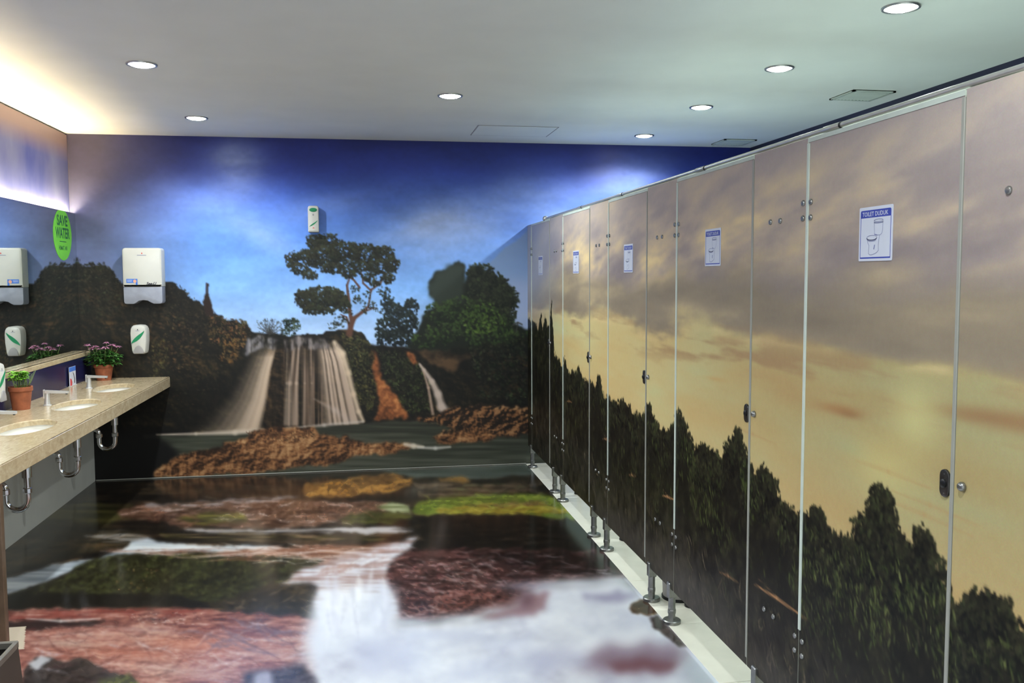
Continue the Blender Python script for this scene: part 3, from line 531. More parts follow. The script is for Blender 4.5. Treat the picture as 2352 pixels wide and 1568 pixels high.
    gl = [(PU(y), 2.06 - z + .05) for y, z in tl[:-2]] + [(PU(y), 2.06 - z + .42) for y, z in reversed(tl[:-2])]
    c.leaves(gl, 5200, .004, .015, [(30, 32, 20), (42, 48, 26), (24, 22, 16), (58, 66, 34), (20, 18, 14)], 2, .02, .05, ratio=.35, alpha=.6, dens=np.clip(dg * 2 - .5, .05, 1), ang=1.25)
    c.leaves(P([(3.9, .8), (2.9, .85), (2.1, .85), (1.5, .7), (1.5, .45), (2.6, .5), (3.9, .6)]), 900, .006, .020, [(84, 92, 46), (62, 74, 34), (48, 56, 28)], 3, .02, .05, ratio=.3, alpha=.6, dens=np.clip(dg * 3 - 1.3, .01, 1), ang=1.2)
    g_ = rnd(77); ct = []
    for y, z in tl[1:-2]:
        if y < 6.3:
            k = .032 + .02 * g_.random(); ct.append((PU(y) + g_.normal(0, .012), 2.06 - z + k * .7, k * 1.05, k)); ct.append((PU(y) + g_.normal(0, .05), 2.06 - z + .06 + .08 * g_.random(), k * 1.2, k * 1.3))
    for y, z, r in [(2.19, .975, .045), (2.21, .93, .05), (2.14, .905, .055), (2.24, .86, .06), (2.10, .84, .06), (2.0, .92, .04), (1.96, .86, .05), (1.80, .82, .05), (1.73, .84, .05), (1.66, .78, .06), (3.135, .985, .04), (3.16, .93, .05), (3.08, .90, .05), (3.756, .96, .045), (3.75, .90, .05), (2.9, .88, .05), (2.86, .85, .05), (2.52, .84, .04), (4.18, .93, .05)]:
        ct.append((PU(y), 2.06 - z, r, r))
    c.crown(ct, 34000, .006, .014, [(22, 21, 15), (34, 33, 22), (18, 17, 13), (42, 46, 27), (28, 27, 19)], 1, light=24)
    lit = [(PU(y) + .02, 2.06 - z, r * 1.0, r * 1.3) for y, z, r in [(2.10, .80, .06), (2.05, .72, .07), (1.95, .78, .06), (2.3, .74, .08), (2.2, .68, .07), (1.9, .66, .08), (1.75, .70, .08), (3.08, .86, .05), (3.02, .80, .06), (3.7, .84, .05), (3.62, .80, .05), (2.6, .72, .07), (2.45, .70, .06), (4.1, .84, .06), (5.05, .86, .06), (5.55, .86, .06)]]
    for (x, y, rx, ry) in lit:
        c.leaves(ellipse_pts(x, y, rx, ry), 46, .006, .017, [(74, 84, 42), (56, 68, 32), (46, 54, 30), (96, 104, 56)], int(x * 1000), ratio=.35, alpha=.6, ang=1.2)
    # undergrowth: pale slanting stems, paler towards the foot
    under = [(PU(y), 2.06 - z) for y, z in [(7.45, .62), (5.5, .52), (4, .48), (2.6, .46), (1.4, .40), (.7, .36), (.7, .1), (7.45, .1)]]
    c.fill(under, (70, 64, 56), .05, .3, .07, .50, np.clip(c.n(.05, .05, 13, 3) * 1.2, 0, 1))
    c.leaves(under, 3600, .006, .034, [(66, 58, 44), (92, 80, 60), (30, 26, 22), (48, 42, 36), (24, 20, 18), (50, 54, 32)], 4, .02, .05, ratio=.14, alpha=.55, ang=1.0)
    c.strokes(under, 420, .07, .006, [(96, 84, 64), (74, 66, 52), (112, 98, 78), (60, 66, 40)], 5, 1.0, .4, 1.2, .75, 1.5)
    c.strokes(under, 240, .09, .010, [(20, 17, 15), (30, 26, 22)], 6, 1.0, .4, 1.2, .65, 1.5)
    c.strokes(gl, 520, .045, .007, [(62, 72, 36), (46, 54, 28), (84, 92, 48), (54, 50, 34)], 7, 1.15, .4, .6, .62, 1.5)
    c.fill([(PU(y), 2.06 - z) for y, z in [(5.2, .28), (3.6, .34), (2.6, .22), (1.4, .18), (.7, .1), (5.2, .1)]], (92, 86, 80), .03, .3, .06, .5)
    for y, z, L, al in [(2.79, .50, .30, .9), (3.9, .58, .12, .9), (4.95, .66, .14, .7), (5.9, .75, .14, .6), (4.45, .56, .10, .6), (2.0, .30, .3, .4), (3.2, .44, .14, .5)]:
        c.line(P([(y + L * .6, z - .012), (y, z), (y - L * .7, z + .006)]), (.003, .010, .003), (186, 134, 90), al, 1.2); c.line(P([(y + L * .5, z + .02), (y - L * .05, z + .003)]), (.002, .004), (150, 112, 78), al * .7, 1.5)
    return c
# ================================================================== materials
def nodes(name):
    m = bpy.data.materials.new(name); m.use_nodes = True
    nt = m.node_tree; return m, nt, nt.nodes['Principled BSDF']
def mat(name, c, rough=.5, metal=0, var=.06, scale=14, spec=.5, bump=0, trans=0):
    """sRGB colour with a little procedural mottling"""
    m, nt, b = nodes(name)
    base = lin(c)
    tc = nt.nodes.new('ShaderNodeTexCoord'); nz = nt.nodes.new('ShaderNodeTexNoise'); nz.inputs['Scale'].default_value = scale; nz.inputs['Detail'].default_value = 4
    nt.links.new(tc.outputs['Object'], nz.inputs['Vector'])
    rp = nt.nodes.new('ShaderNodeValToRGB')
    rp.color_ramp.elements[0].position = .3; rp.color_ramp.elements[1].position = .7
    rp.color_ramp.elements[0].color = (*np.clip(base * (1 - var * 2), 0, 1), 1); rp.color_ramp.elements[1].color = (*np.clip(base * (1 + var * 2), 0, 1), 1)
    nt.links.new(nz.outputs['Fac'], rp.inputs['Fac']); nt.links.new(rp.outputs['Color'], b.inputs['Base Color'])
    b.inputs['Roughness'].default_value = rough; b.inputs['Metallic'].default_value = metal
    b.inputs['Specular IOR Level'].default_value = spec; b.inputs['Transmission Weight'].default_value = trans
    if bump:
        bp = nt.nodes.new('ShaderNodeBump'); bp.inputs['Strength'].default_value = bump; bp.inputs['Distance'].default_value = .01
        nt.links.new(nz.outputs['Fac'], bp.inputs['Height']); nt.links.new(bp.outputs['Normal'], b.inputs['Normal'])
    return m
def print_mat(name, rough, spec=.5, coat=0):
    m, nt, b = nodes(name)
    at = nt.nodes.new('ShaderNodeAttribute'); at.attribute_name = 'Print'
    nz = nt.nodes.new('ShaderNodeTexNoise'); nz.inputs['Scale'].default_value = 220; nz.inputs['Detail'].default_value = 2
    tc = nt.nodes.new('ShaderNodeTexCoord'); nt.links.new(tc.outputs['Object'], nz.inputs['Vector'])
    mx = nt.nodes.new('ShaderNodeMix'); mx.data_type = 'RGBA'; mx.blend_type = 'OVERLAY'; mx.inputs['Factor'].default_value = .10
    nt.links.new(at.outputs['Color'], mx.inputs['A']); nt.links.new(nz.outputs['Color'], mx.inputs['B'])
    nt.links.new(mx.outputs['Result'], b.inputs['Base Color'])
    b.inputs['Roughness'].default_value = rough; b.inputs['Specular IOR Level'].default_value = spec
    b.inputs['Coat Weight'].default_value = coat; b.inputs['Coat Roughness'].default_value = .15
    return m
def emit_mat(name, c, strength):
    m, nt, b = nodes(name)
    b.inputs['Base Color'].default_value = (.8, .8, .8, 1)
    b.inputs['Emission Color'].default_value = (*c, 1); b.inputs['Emission Strength'].default_value = strength
    return m
def marble_mat(name, scale=14):
    m, nt, b = nodes(name)
    tc = nt.nodes.new('ShaderNodeTexCoord'); mp = nt.nodes.new('ShaderNodeMapping'); mp.inputs['Rotation'].default_value = (.3, .2, .5); mp.inputs['Scale'].default_value = (3, 1, 2)
    nz = nt.nodes.new('ShaderNodeTexNoise'); nz.inputs['Scale'].default_value = scale; nz.inputs['Detail'].default_value = 7; nz.inputs['Roughness'].default_value = .62; nz.inputs['Distortion'].default_value = 1.2
    rp = nt.nodes.new('ShaderNodeValToRGB'); e = rp.color_ramp.elements
    e[0].position = .28; e[0].color = (*lin((168, 148, 116)), 1); e[1].position = .72; e[1].color = (*lin((202, 186, 154)), 1)
    k = e.new(.5); k.color = (*lin((188, 169, 135)), 1)
    nt.links.new(tc.outputs['Object'], mp.inputs['Vector']); nt.links.new(mp.outputs['Vector'], nz.inputs['Vector']); nt.links.new(nz.outputs['Fac'], rp.inputs['Fac']); nt.links.new(rp.outputs['Color'], b.inputs['Base Color'])
    b.inputs['Roughness'].default_value = .16
    return m
def sky_mat(name):
    """sky print of the upper left wall: violet-blue with pale vertical wisps and a rosy top"""
    m, nt, b = nodes(name)
    tc = nt.nodes.new('ShaderNodeTexCoord'); sp = nt.nodes.new('ShaderNodeSeparateXYZ'); nt.links.new(tc.outputs['Object'], sp.inputs['Vector'])
    mp = nt.nodes.new('ShaderNodeMapping'); mp.inputs['Scale'].default_value = (1, 1.3, .9)
    nz = nt.nodes.new('ShaderNodeTexNoise'); nz.inputs['Scale'].default_value = 1.6; nz.inputs['Detail'].default_value = 4
    nt.links.new(tc.outputs['Object'], mp.inputs['Vector']); nt.links.new(mp.outputs['Vector'], nz.inputs['Vector'])
    rp = nt.nodes.new('ShaderNodeValToRGB'); e = rp.color_ramp.elements
    e[0].position = .35; e[0].color = (*lin((84, 96, 176)), 1); e[1].position = .7; e[1].color = (*lin((150, 156, 196)), 1)
    nt.links.new(nz.outputs['Fac'], rp.inputs['Fac'])
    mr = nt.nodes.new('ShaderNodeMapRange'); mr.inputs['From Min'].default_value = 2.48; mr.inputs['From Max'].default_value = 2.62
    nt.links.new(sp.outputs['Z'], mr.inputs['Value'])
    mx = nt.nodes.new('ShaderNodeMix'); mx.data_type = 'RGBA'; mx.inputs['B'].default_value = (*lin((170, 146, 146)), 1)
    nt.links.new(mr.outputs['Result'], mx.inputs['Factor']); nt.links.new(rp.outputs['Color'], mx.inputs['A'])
    nt.links.new(mx.outputs['Result'], b.inputs['Base Color']); b.inputs['Roughness'].default_value = .5
    return m
M_WALLPRINT = print_mat('wall_print', .45, .35)
M_FLOORPRINT = print_mat('floor_print', .17, .5)
M_DOORPRINT = print_mat('cubicle_print', .45, .12)
M_SKY = sky_mat('sky_print')
M_CEIL = mat('ceiling_paint', (234, 238, 232), .85, var=.012, scale=3)
M_NAVY = mat('navy_print', (19, 22, 54), .5, var=.12, scale=2)
M_SPLASH = mat('navy_splash', (30, 30, 66), .25, var=.1, scale=5)
M_GREY = mat('grey_plaster', (158, 158, 150), .6, var=.03, scale=4)
M_MARBLE = marble_mat('cream_marble')
M_BROWNSTONE = mat('brown_marble', (98, 80, 64), .3, var=.18, scale=7)
M_TILE = mat('cream_tile', (210, 206, 190), .22, var=.03, scale=6)
M_GROUT = mat('grout', (150, 144, 130), .8)
M_STEEL = mat('brushed_steel', (176, 176, 172), .28, 1, var=.05, scale=30)
M_FAUCET = mat('satin_faucet', (226, 226, 224), .25, .55, var=.01)
M_RAIL = mat('rail_steel', (212, 212, 206), .34, .85, var=.03, scale=30)
M_LEG = mat('leg_steel', (142, 142, 138), .32, .9, var=.08, scale=30)
M_LOCK = mat('lock_metal', (88, 86, 84), .3, .9, var=.08, scale=30)
M_CHROME = mat('chrome', (232, 233, 234), .16, 1, var=.01)
M_EDGE = mat('edge_profile', (196, 206, 194), .4, .0, var=.03)
M_EDGE2 = mat('edge_profile_grey', (150, 150, 140), .4, .0, var=.03)
M_CORE = mat('panel_core', (206, 220, 214), .45, var=.03)
M_WHITE = mat('white_plastic', (202, 201, 192), .3, var=.01)
M_GREYCLEAR = mat('smoked_plastic', (150, 154, 166), .25, var=.05, scale=20)
M_BUTTON = mat('grey_button', (150, 148, 147), .4, var=.02)
M_GREEN = mat('green_ink', (16, 132, 84), .4, var=.04)
M_RED = mat('red_ink', (206, 70, 76), .5, var=.04)
M_BLUEINK = mat('blue_ink', (44, 62, 160), .45, var=.04)
M_LBLUE = mat('light_blue_ink', (70, 120, 206), .45, var=.06)
M_BLACKINK = mat('dark_ink', (48, 48, 56), .5, var=.03)
M_PAPER = mat('sign_paper', (206, 210, 220), .4, var=.01)
M_PINKINK = mat('peach_ink', (230, 170, 140), .5, var=.03)
M_LINEINK = mat('line_ink', (110, 116, 160), .5, var=.03)
M_STICKER = mat('green_sticker', (104, 188, 48), .45, var=.03)
M_STICKTXT = mat('sticker_lettering', (30, 92, 50), .5, var=.05)
M_CERAMIC = mat('white_ceramic', (238, 236, 228), .1, var=.01)
M_TERRA = mat('terracotta', (146, 82, 52), .8, var=.12, scale=25, bump=.1)
M_SOIL = mat('soil', (46, 34, 26), .95, var=.3, scale=60, bump=.5)
M_LEAF = mat('dark_leaf', (58, 104, 40), .5, var=.25, scale=30)
M_LEAF2 = mat('bright_leaf', (122, 180, 58), .5, var=.2, scale=30)
M_STEM = mat('stem', (110, 130, 70), .6, var=.1)
M_PETAL = mat('pink_petal', (204, 148, 176), .6, var=.15, scale=40)
M_DARK = mat('dark_metal', (40, 40, 40), .35, .6, var=.05)
M_BINSTEEL = mat('bin_steel', (58, 52, 44), .45, .2, var=.08, scale=5)
M_RIM = mat('bin_rim', (104, 100, 90), .4, .3, var=.05)
M_BINGREY = mat('bin_plastic', (150, 146, 138), .5, var=.05)
M_LAMP = emit_mat('lamp_lens', (.93, .98, 1.0), 70.0)
M_TUBE = emit_mat('warm_tube', (1.0, .76, .42), MIRROR_LIGHT)
M_TUBEW = M_TUBE
def mirror_mat():
    m, nt, b = nodes('mirror_glass')
    b.inputs['Base Color'].default_value = (.70, .74, .74, 1); b.inputs['Metallic'].default_value = 1; b.inputs['Roughness'].default_value = .015
    nz = nt.nodes.new('ShaderNodeTexNoise'); nz.inputs['Scale'].default_value = 3
    mr = nt.nodes.new('ShaderNodeMapRange'); mr.inputs['To Min'].default_value = .010; mr.inputs['To Max'].default_value = .022
    nt.links.new(nz.outputs['Fac'], mr.inputs['Value']); nt.links.new(mr.outputs['Result'], b.inputs['Roughness'])
    return m
M_MIRROR = mirror_mat()

# ================================================================== mesh helpers
def tag(o, label=None, cat=None, group=None, kind=None):
    if label: o['label'] = label
    if cat: o['category'] = cat
    if group: o['group'] = group
    if kind: o['kind'] = kind
    return o
def thing(name, label, cat, loc=(0, 0, 0), rotz=0, group=None):
    o = bpy.data.objects.new(name, None); col.objects.link(o)
    o.location = loc; o.rotation_euler = (0, 0, rotz); o.empty_display_size = .05
    return tag(o, label, cat, group)
class MB:
    def __init__(s): s.v = []; s.f = []
    def add(s, v, f):
        b = len(s.v); s.v += [tuple(map(float, p)) for p in v]; s.f += [tuple(i + b for i in q) for q in f]; return s
    def box(s, x0, x1, y0, y1, z0, z1):
        v = [(x, y, z) for z in (z0, z1) for y in (y0, y1) for x in (x0, x1)]
        return s.add(v, [(0, 2, 3, 1), (4, 5, 7, 6), (0, 1, 5, 4), (2, 6, 7, 3), (0, 4, 6, 2), (1, 3, 7, 5)])
    def bevbox(s, x0, x1, y0, y1, z0, z1, b):
        """box with chamfered edges"""
        v = []; f = []
        xs, ys, zs = (x0, x1), (y0, y1), (z0, z1); sg = (1, -1); idx = {}
        for i in range(2):
            for j in range(2):
                for k in range(2):
                    X, Y, Z = xs[i], ys[j], zs[k]; dx, dy, dz = sg[i] * b, sg[j] * b, sg[k] * b
                    for a, p in enumerate(((X, Y + dy, Z + dz), (X + dx, Y, Z + dz), (X + dx, Y + dy, Z))):
                        idx[i, j, k, a] = len(v); v.append(p)
        I = lambda i, j, k, a: idx[i, j, k, a]
        for i in range(2): f.append((I(i, 0, 0, 0), I(i, 0, 1, 0), I(i, 1, 1, 0), I(i, 1, 0, 0)))
        for j in range(2): f.append((I(0, j, 0, 1), I(1, j, 0, 1), I(1, j, 1, 1), I(0, j, 1, 1)))
        for k in range(2): f.append((I(0, 0, k, 2), I(0, 1, k, 2), I(1, 1, k, 2), I(1, 0, k, 2)))
        for j in range(2):
            for k in range(2): f.append((I(0, j, k, 1), I(1, j, k, 1), I(1, j, k, 2), I(0, j, k, 2)))
        for i in range(2):
            for k in range(2): f.append((I(i, 0, k, 0), I(i, 1, k, 0), I(i, 1, k, 2), I(i, 0, k, 2)))
        for i in range(2):
            for j in range(2): f.append((I(i, j, 0, 0), I(i, j, 1, 0), I(i, j, 1, 1), I(i, j, 0, 1)))
        for i in range(2):
            for j in range(2):
                for k in range(2): f.append((I(i, j, k, 0), I(i, j, k, 1), I(i, j, k, 2)))
        return s.add(v, f)
    def lathe(s, prof, c=(0, 0, 0), n=24, ax='z', cap=(True, True)):
        """prof: list of (radius, height)"""
        v = []; f = []
        for r, h in prof:
            for k in range(n):
                a = 2 * math.pi * k / n; p = (r * math.cos(a), r * math.sin(a), h)
                if ax == 'y': p = (p[0], p[2], p[1])
                if ax == 'x': p = (p[2], p[0], p[1])
                v.append((p[0] + c[0], p[1] + c[1], p[2] + c[2]))
        for i in range(len(prof) - 1):
            for k in range(n):
                a, b = i * n + k, i * n + (k + 1) % n; f.append((a, b, b + n, a + n))
        if cap[0]: f.append(tuple(range(n - 1, -1, -1)))
        if cap[1]: f.append(tuple((len(prof) - 1) * n + k for k in range(n)))
        return s.add(v, f)
    def tube(s, pts, r, n=12, cap=True):
        P = [Vector(p) for p in pts]; R = r if hasattr(r, '__len__') else [r] * len(P); v = []; f = []
        T = [(P[min(i + 1, len(P) - 1)] - P[max(i - 1, 0)]).normalized() for i in range(len(P))]
        up = Vector((0, 0, 1)) if abs(T[0].z) < .9 else Vector((0, 1, 0)); N = T[0].cross(up).normalized()
        for i, p in enumerate(P):
            N = (N - T[i] * N.dot(T[i])).normalized(); B = T[i].cross(N)
            for k in range(n):
                a = 2 * math.pi * k / n; v.append(p + (N * math.cos(a) + B * math.sin(a)) * R[i])
        for i in range(len(P) - 1):
            for k in range(n):
                a, b = i * n + k, i * n + (k + 1) % n; f.append((a, b, b + n, a + n))
        if cap: f.append(tuple(range(n - 1, -1, -1))); f.append(tuple((len(P) - 1) * n + k for k in range(n)))
        return s.add(v, f)
    def plate(s, out, y0, y1, bev=0, inset=None):
        """outline in (x, z) counter-clockwise seen from -y; back at y0, front at y1 (< y0), chamfered front"""
        O = [Vector((a, b)) for a, b in out]; n = len(O)
        def ins(d):
            r = []
            for i in range(n):
                a, b, c = O[i - 1], O[i], O[(i + 1) % n]
                e1 = (b - a).normalized(); e2 = (c - b).normalized()
                n1 = Vector((-e1.y, e1.x)); n2 = Vector((-e2.y, e2.x)); m = n1 + n2
                m = m / max(.35, m.dot(n1)) if m.length > 1e-6 else n1
                r.append(b + m * d)
            return r
        L = [(O, y0)]
        if bev:
            L += [(O, y1 + bev), (ins(bev * .3), y1 + bev * .3), (ins(bev), y1)]
        else: L += [(O, y1)]
        v = [(p.x, y, p.y) for pts, y in L for p in pts]; f = []
        for k in range(len(L) - 1):
            for i in range(n): a, b = k * n + i, k * n + (i + 1) % n; f.append((a, b, b + n, a + n))
        f.append(tuple(range(n - 1, -1, -1))); f.append(tuple((len(L) - 1) * n + i for i in range(n)))
        return s.add(v, f)
    def build(s, name, m, parent=None, smooth=False, autos=None):
        me = bpy.data.meshes.new(name); me.from_pydata(s.v, [], s.f); me.validate(); me.update()
        import bmesh
        b = bmesh.new(); b.from_mesh(me); bmesh.ops.recalc_face_normals(b, faces=b.faces); b.to_mesh(me); b.free()
        me.materials.append(m)
        if smooth:
            me.polygons.foreach_set('use_smooth', [True] * len(me.polygons))
            if autos is not None: me.set_sharp_from_angle(angle=math.radians(autos))
        o = bpy.data.objects.new(name, me); col.objects.link(o); o.parent = parent
        return o
def rrect(x0, x1, z0, z1, r, n=5):
    """rounded rectangle, counter-clockwise in (x, z); r may be four radii (bl, br, tr, tl)"""
    R = r if hasattr(r, '__len__') else [r] * 4; o = []
    for (cx, cz, a0, q) in ((x0 + R[0], z0 + R[0], math.pi, R[0]), (x1 - R[1], z0 + R[1], 1.5 * math.pi, R[1]), (x1 - R[2], z1 - R[2], 0, R[2]), (x0 + R[3], z1 - R[3], .5 * math.pi, R[3])):
        for k in range(n + 1):
            a = a0 + .5 * math.pi * k / n; o.append((cx + q * math.cos(a), cz + q * math.sin(a)))
    return o
def ellipse(cx, cz, rx, rz, n=28): return [(cx + rx * math.cos(2 * math.pi * k / n), cz + rz * math.sin(2 * math.pi * k / n)) for k in range(n)]
def lettering(name, txt, width, height, cx, cz, y, m, parent, bold=0, shear=0):
    """flat lettering in the local x-z plane facing -y, fitted to width x height"""
    cu = bpy.data.curves.new('lettering', 'FONT'); cu.body = txt; cu.offset = bold; cu.shear = shear; cu.resolution_u = 3
    tmp = bpy.data.objects.new('lettering_source', cu); col.objects.link(tmp)
    dg = bpy.context.evaluated_depsgraph_get(); dg.update()
    me = bpy.data.meshes.new_from_object(tmp.evaluated_get(dg)); bpy.data.objects.remove(tmp); bpy.data.curves.remove(cu)
    n = len(me.vertices); a = np.empty(n * 3); me.vertices.foreach_get('co', a); a = a.reshape(-1, 3)
    mn = a.min(0); mxx = a.max(0)
    o = np.empty_like(a); o[:, 0] = (a[:, 0] - mn[0]) / (mxx[0] - mn[0]) * width + cx - width / 2
    o[:, 2] = (a[:, 1] - mn[1]) / (mxx[1] - mn[1]) * height + cz - height / 2; o[:, 1] = y
    me.vertices.foreach_set('co', o.ravel()); me.materials.clear(); me.materials.append(m); me.update(); me.name = name
    ob = bpy.data.objects.new(name, me); col.objects.link(ob); ob.parent = parent
    return ob
def copy_tree(o, parent=None):
    c = o.copy(); col.objects.link(c); c.parent = parent
    for ch in list(o.children): copy_tree(ch, c)
    return c
def print_mesh(name, P, rgb, m, parent=None, solid=None, flip=False):
    """grid of points P[h,w,3] carrying the printed colours; solid = thickness vector for a panel with back and edges"""
    h, wd = P.shape[:2]; n = h * wd
    V = P.reshape(-1, 3); C = np.concatenate([rgb.reshape(-1, 3), np.ones((n, 1))], 1)
    i = (np.arange(h - 1)[:, None] * wd + np.arange(wd - 1)[None, :]).ravel()
    Fq = np.stack([i, i + 1, i + wd + 1, i + wd], 1)
    if flip: Fq = Fq[:, ::-1]
    if solid is not None:
        bd = np.concatenate([np.arange(wd), np.arange(1, h) * wd + wd - 1, (h - 1) * wd + np.arange(wd - 2, -1, -1), np.arange(h - 2, 0, -1) * wd])
        cn = np.array([0, wd - 1, n - 1, (h - 1) * wd])
        V = np.concatenate([V, V[cn], V[cn] + np.array(solid)])     # front rim and back corners
        C = np.concatenate([C, np.tile(np.array([*lin((190, 190, 176)), 1]), (8, 1))])
        b = n; Q = np.array([[b + 4, b + 5, b + 6, b + 7]] + [[b + k, b + (k + 1) % 4, b + 4 + (k + 1) % 4, b + 4 + k] for k in range(4)])
        if flip: Q = Q[:, ::-1]
        Q[0] = Q[0][::-1]; Q[1:] = Q[1:, ::-1]
        Fq = np.concatenate([Fq, Q])
    me = bpy.data.meshes.new(name)
    me.vertices.add(len(V)); me.vertices.foreach_set('co', V.astype(np.float32).ravel())
    me.loops.add(len(Fq) * 4); me.loops.foreach_set('vertex_index', Fq.astype(np.int32).ravel())
    me.polygons.add(len(Fq)); me.polygons.foreach_set('loop_start', np.arange(0, len(Fq) * 4, 4, dtype=np.int32))
    at = me.color_attributes.new('Print', 'FLOAT_COLOR', 'POINT'); at.data.foreach_set('color', C.astype(np.float32).ravel())
    me.update(calc_edges=True); me.validate()
    me.materials.append(m)
    o = bpy.data.objects.new(name, me); col.objects.link(o); o.parent = parent
    return o

# ================================================================== the room
GAIN_WALL, GAIN_FLOOR, GAIN_DOOR = .97, .95, 1.0
cw = paint_wall()
xs = np.linspace(-2.30, XR, 700); zs = np.linspace(H, 0, 340)
P = np.stack(np.broadcast_arrays(xs[None, :], D, zs[:, None]), -1).astype(float)
px, py = to_pix(P)
tag(print_mesh('wall_back', P, lin(cw.sample(px, py)) * GAIN_WALL, M_WALLPRINT), 'end wall printed with a waterfall, trees and blue sky', 'wall', kind='structure')
cf = paint_floor()
rows = 1600 + np.zeros(1)
# rows evenly spaced as seen from the entrance, then coarse behind it
inv = np.linspace(1 / D, 1 / 2.9, 330); ys = np.concatenate([1 / inv, [2.0, 1.0, 0.0, YN]])
xs = np.linspace(-2.12, XS, 560)
P = np.stack(np.broadcast_arrays(xs[None, :], ys[:, None], 0.0), -1).astype(float)
Q = P.copy(); Q[..., 1] = np.maximum(Q[..., 1], 2.9)
px, py = to_pix(Q)
rgb = cf.sample(px, py)
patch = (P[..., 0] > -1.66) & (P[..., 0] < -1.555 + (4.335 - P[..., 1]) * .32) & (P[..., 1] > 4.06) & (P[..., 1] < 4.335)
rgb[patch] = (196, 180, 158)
tag(print_mesh('floor', P, lin(rgb) * GAIN_FLOOR, M_FLOORPRINT), 'glossy floor printed with a rocky stream and white water', 'floor', kind='structure')

g = MB().box(XS, XR + .1, YN, D, -.03, -.004).build('floor', M_GROUT)
tag(g, 'cream tiled cubicle floor strip', 'floor', kind='structure')
tb = MB().bevbox(.0015, .5985, .0015, .5985, -.006, 0, .001).build('tile', M_TILE, g)
nt_ = 0
for i in range(4):
    for j in range(15):
        x = XS + i * .6; y = D - .6 * (j + 1)
        if i == 3: continue
        o = tb if nt_ == 0 else tb.copy()
        if nt_: col.objects.link(o); o.parent = g
        o.location = (x, y, 0); nt_ += 1
ed = MB().box(.0015, XR - XS - 1.8, .0015, .5985, -.006, 0).build('tile', M_TILE, g); ed.location = (XS + 1.8, D - .6, 0)
for j in range(1, 15):
    o = ed.copy(); col.objects.link(o); o.parent = g; o.location = (XS + 1.8, D - .6 * (j + 1), 0)
tag(MB().box(-2.5, XR + .1, YN, D + .1, H, H + .1).build('ceiling', M_CEIL), 'off-white painted plaster ceiling', 'ceiling', kind='structure')
tag(MB().box(XR, XR + .1, YN, D, 0, H).build('wall_right', M_NAVY), 'navy blue side wall behind the cubicles', 'wall', kind='structure')
wl = MB().box(-2.5, XF - .012, YN, D, 0, H).build('wall_left', M_GREY)
tag(wl, 'left wall with a sky print above the mirror', 'wall', kind='structure')
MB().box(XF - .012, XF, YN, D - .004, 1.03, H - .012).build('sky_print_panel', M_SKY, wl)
MB().box(XF - .02, XB, YN, D, 0, ZC2 - .0).build('lower_wall', M_GREY, wl)
MB().box(XF - .02, XB, YN, D, ZC2, 1.003).build('splash_panel', M_SPLASH, wl)
tag(MB().box(XF - .01, XB - .002, 3.3, D - .001, 1.0035, 1.036).bevbox(XB - .02, XB + .003, 3.3, D - .001, 1.001, 1.036, .004).build('trim_1', M_MARBLE), 'cream marble ledge along the foot of the mirror', 'ledge', kind='structure')
tag(MB().bevbox(-2.1, XS, D - .006, D - .0005, 0.0005, .008, .002).build('trim_2', M_EDGE2), 'thin pale joint between end wall and floor', 'trim', kind='structure')

# mirror standing off the wall, with the tube light behind its top edge
MT = 2.101
mr_ = thing('mirror', 'long wall mirror above the washbasin counter', 'mirror', (XM, 5.4, 1.037))
y0, y1 = 3.4 - 5.4, D - .002 - 5.4
MB().box(-.006, 0, y0, y1, 0, MT - 1.037).build('glass', M_MIRROR, mr_)
MB().box(XF + .001 - XM, -.0065, y0, y1, 0, .955).build('backing', M_GREY, mr_)
tl_ = thing('tube_light', 'warm strip light hidden behind the top edge of the mirror', 'light', (XM - .024, 5.4, 2.04))
MB().lathe([(.012, y0 + .05), (.012, y1 - .05)], (0, 0, .034), 12, 'y').build('tube', M_TUBE, tl_)
for yy in (y0 + .03, y1 - .05): MB().box(-.012, .012, yy, yy + .02, -.0475, .040).build('socket', M_WHITE, tl_)

# round sticker on the mirror
st_ = thing('sticker', 'round green SAVE WATER sticker on the mirror', 'sticker', (XM + .0005, 7.107, 1.922), math.pi / 2)
out = [(x, min(z, MT - 1.922 - .002)) for x, z in ellipse(0, 0, .205, .189, 48)]
MB().plate(out, 0, -.0008).build('disc', M_STICKER, st_)
lettering('lettering', 'SAVE', .235, .080, 0, .104, -.0012, M_STICKTXT, st_, .03)
lettering('lettering', 'WATER', .315, .080, 0, .012, -.0012, M_STICKTXT, st_, .03)
MB().box(-.075, .075, -.0012, -.0008, -.054, -.048).build('rule', M_STICKTXT, st_)
lettering('lettering', 'HEMAT AIR', .19, .030, 0, -.098, -.0012, M_STICKTXT, st_, .01)

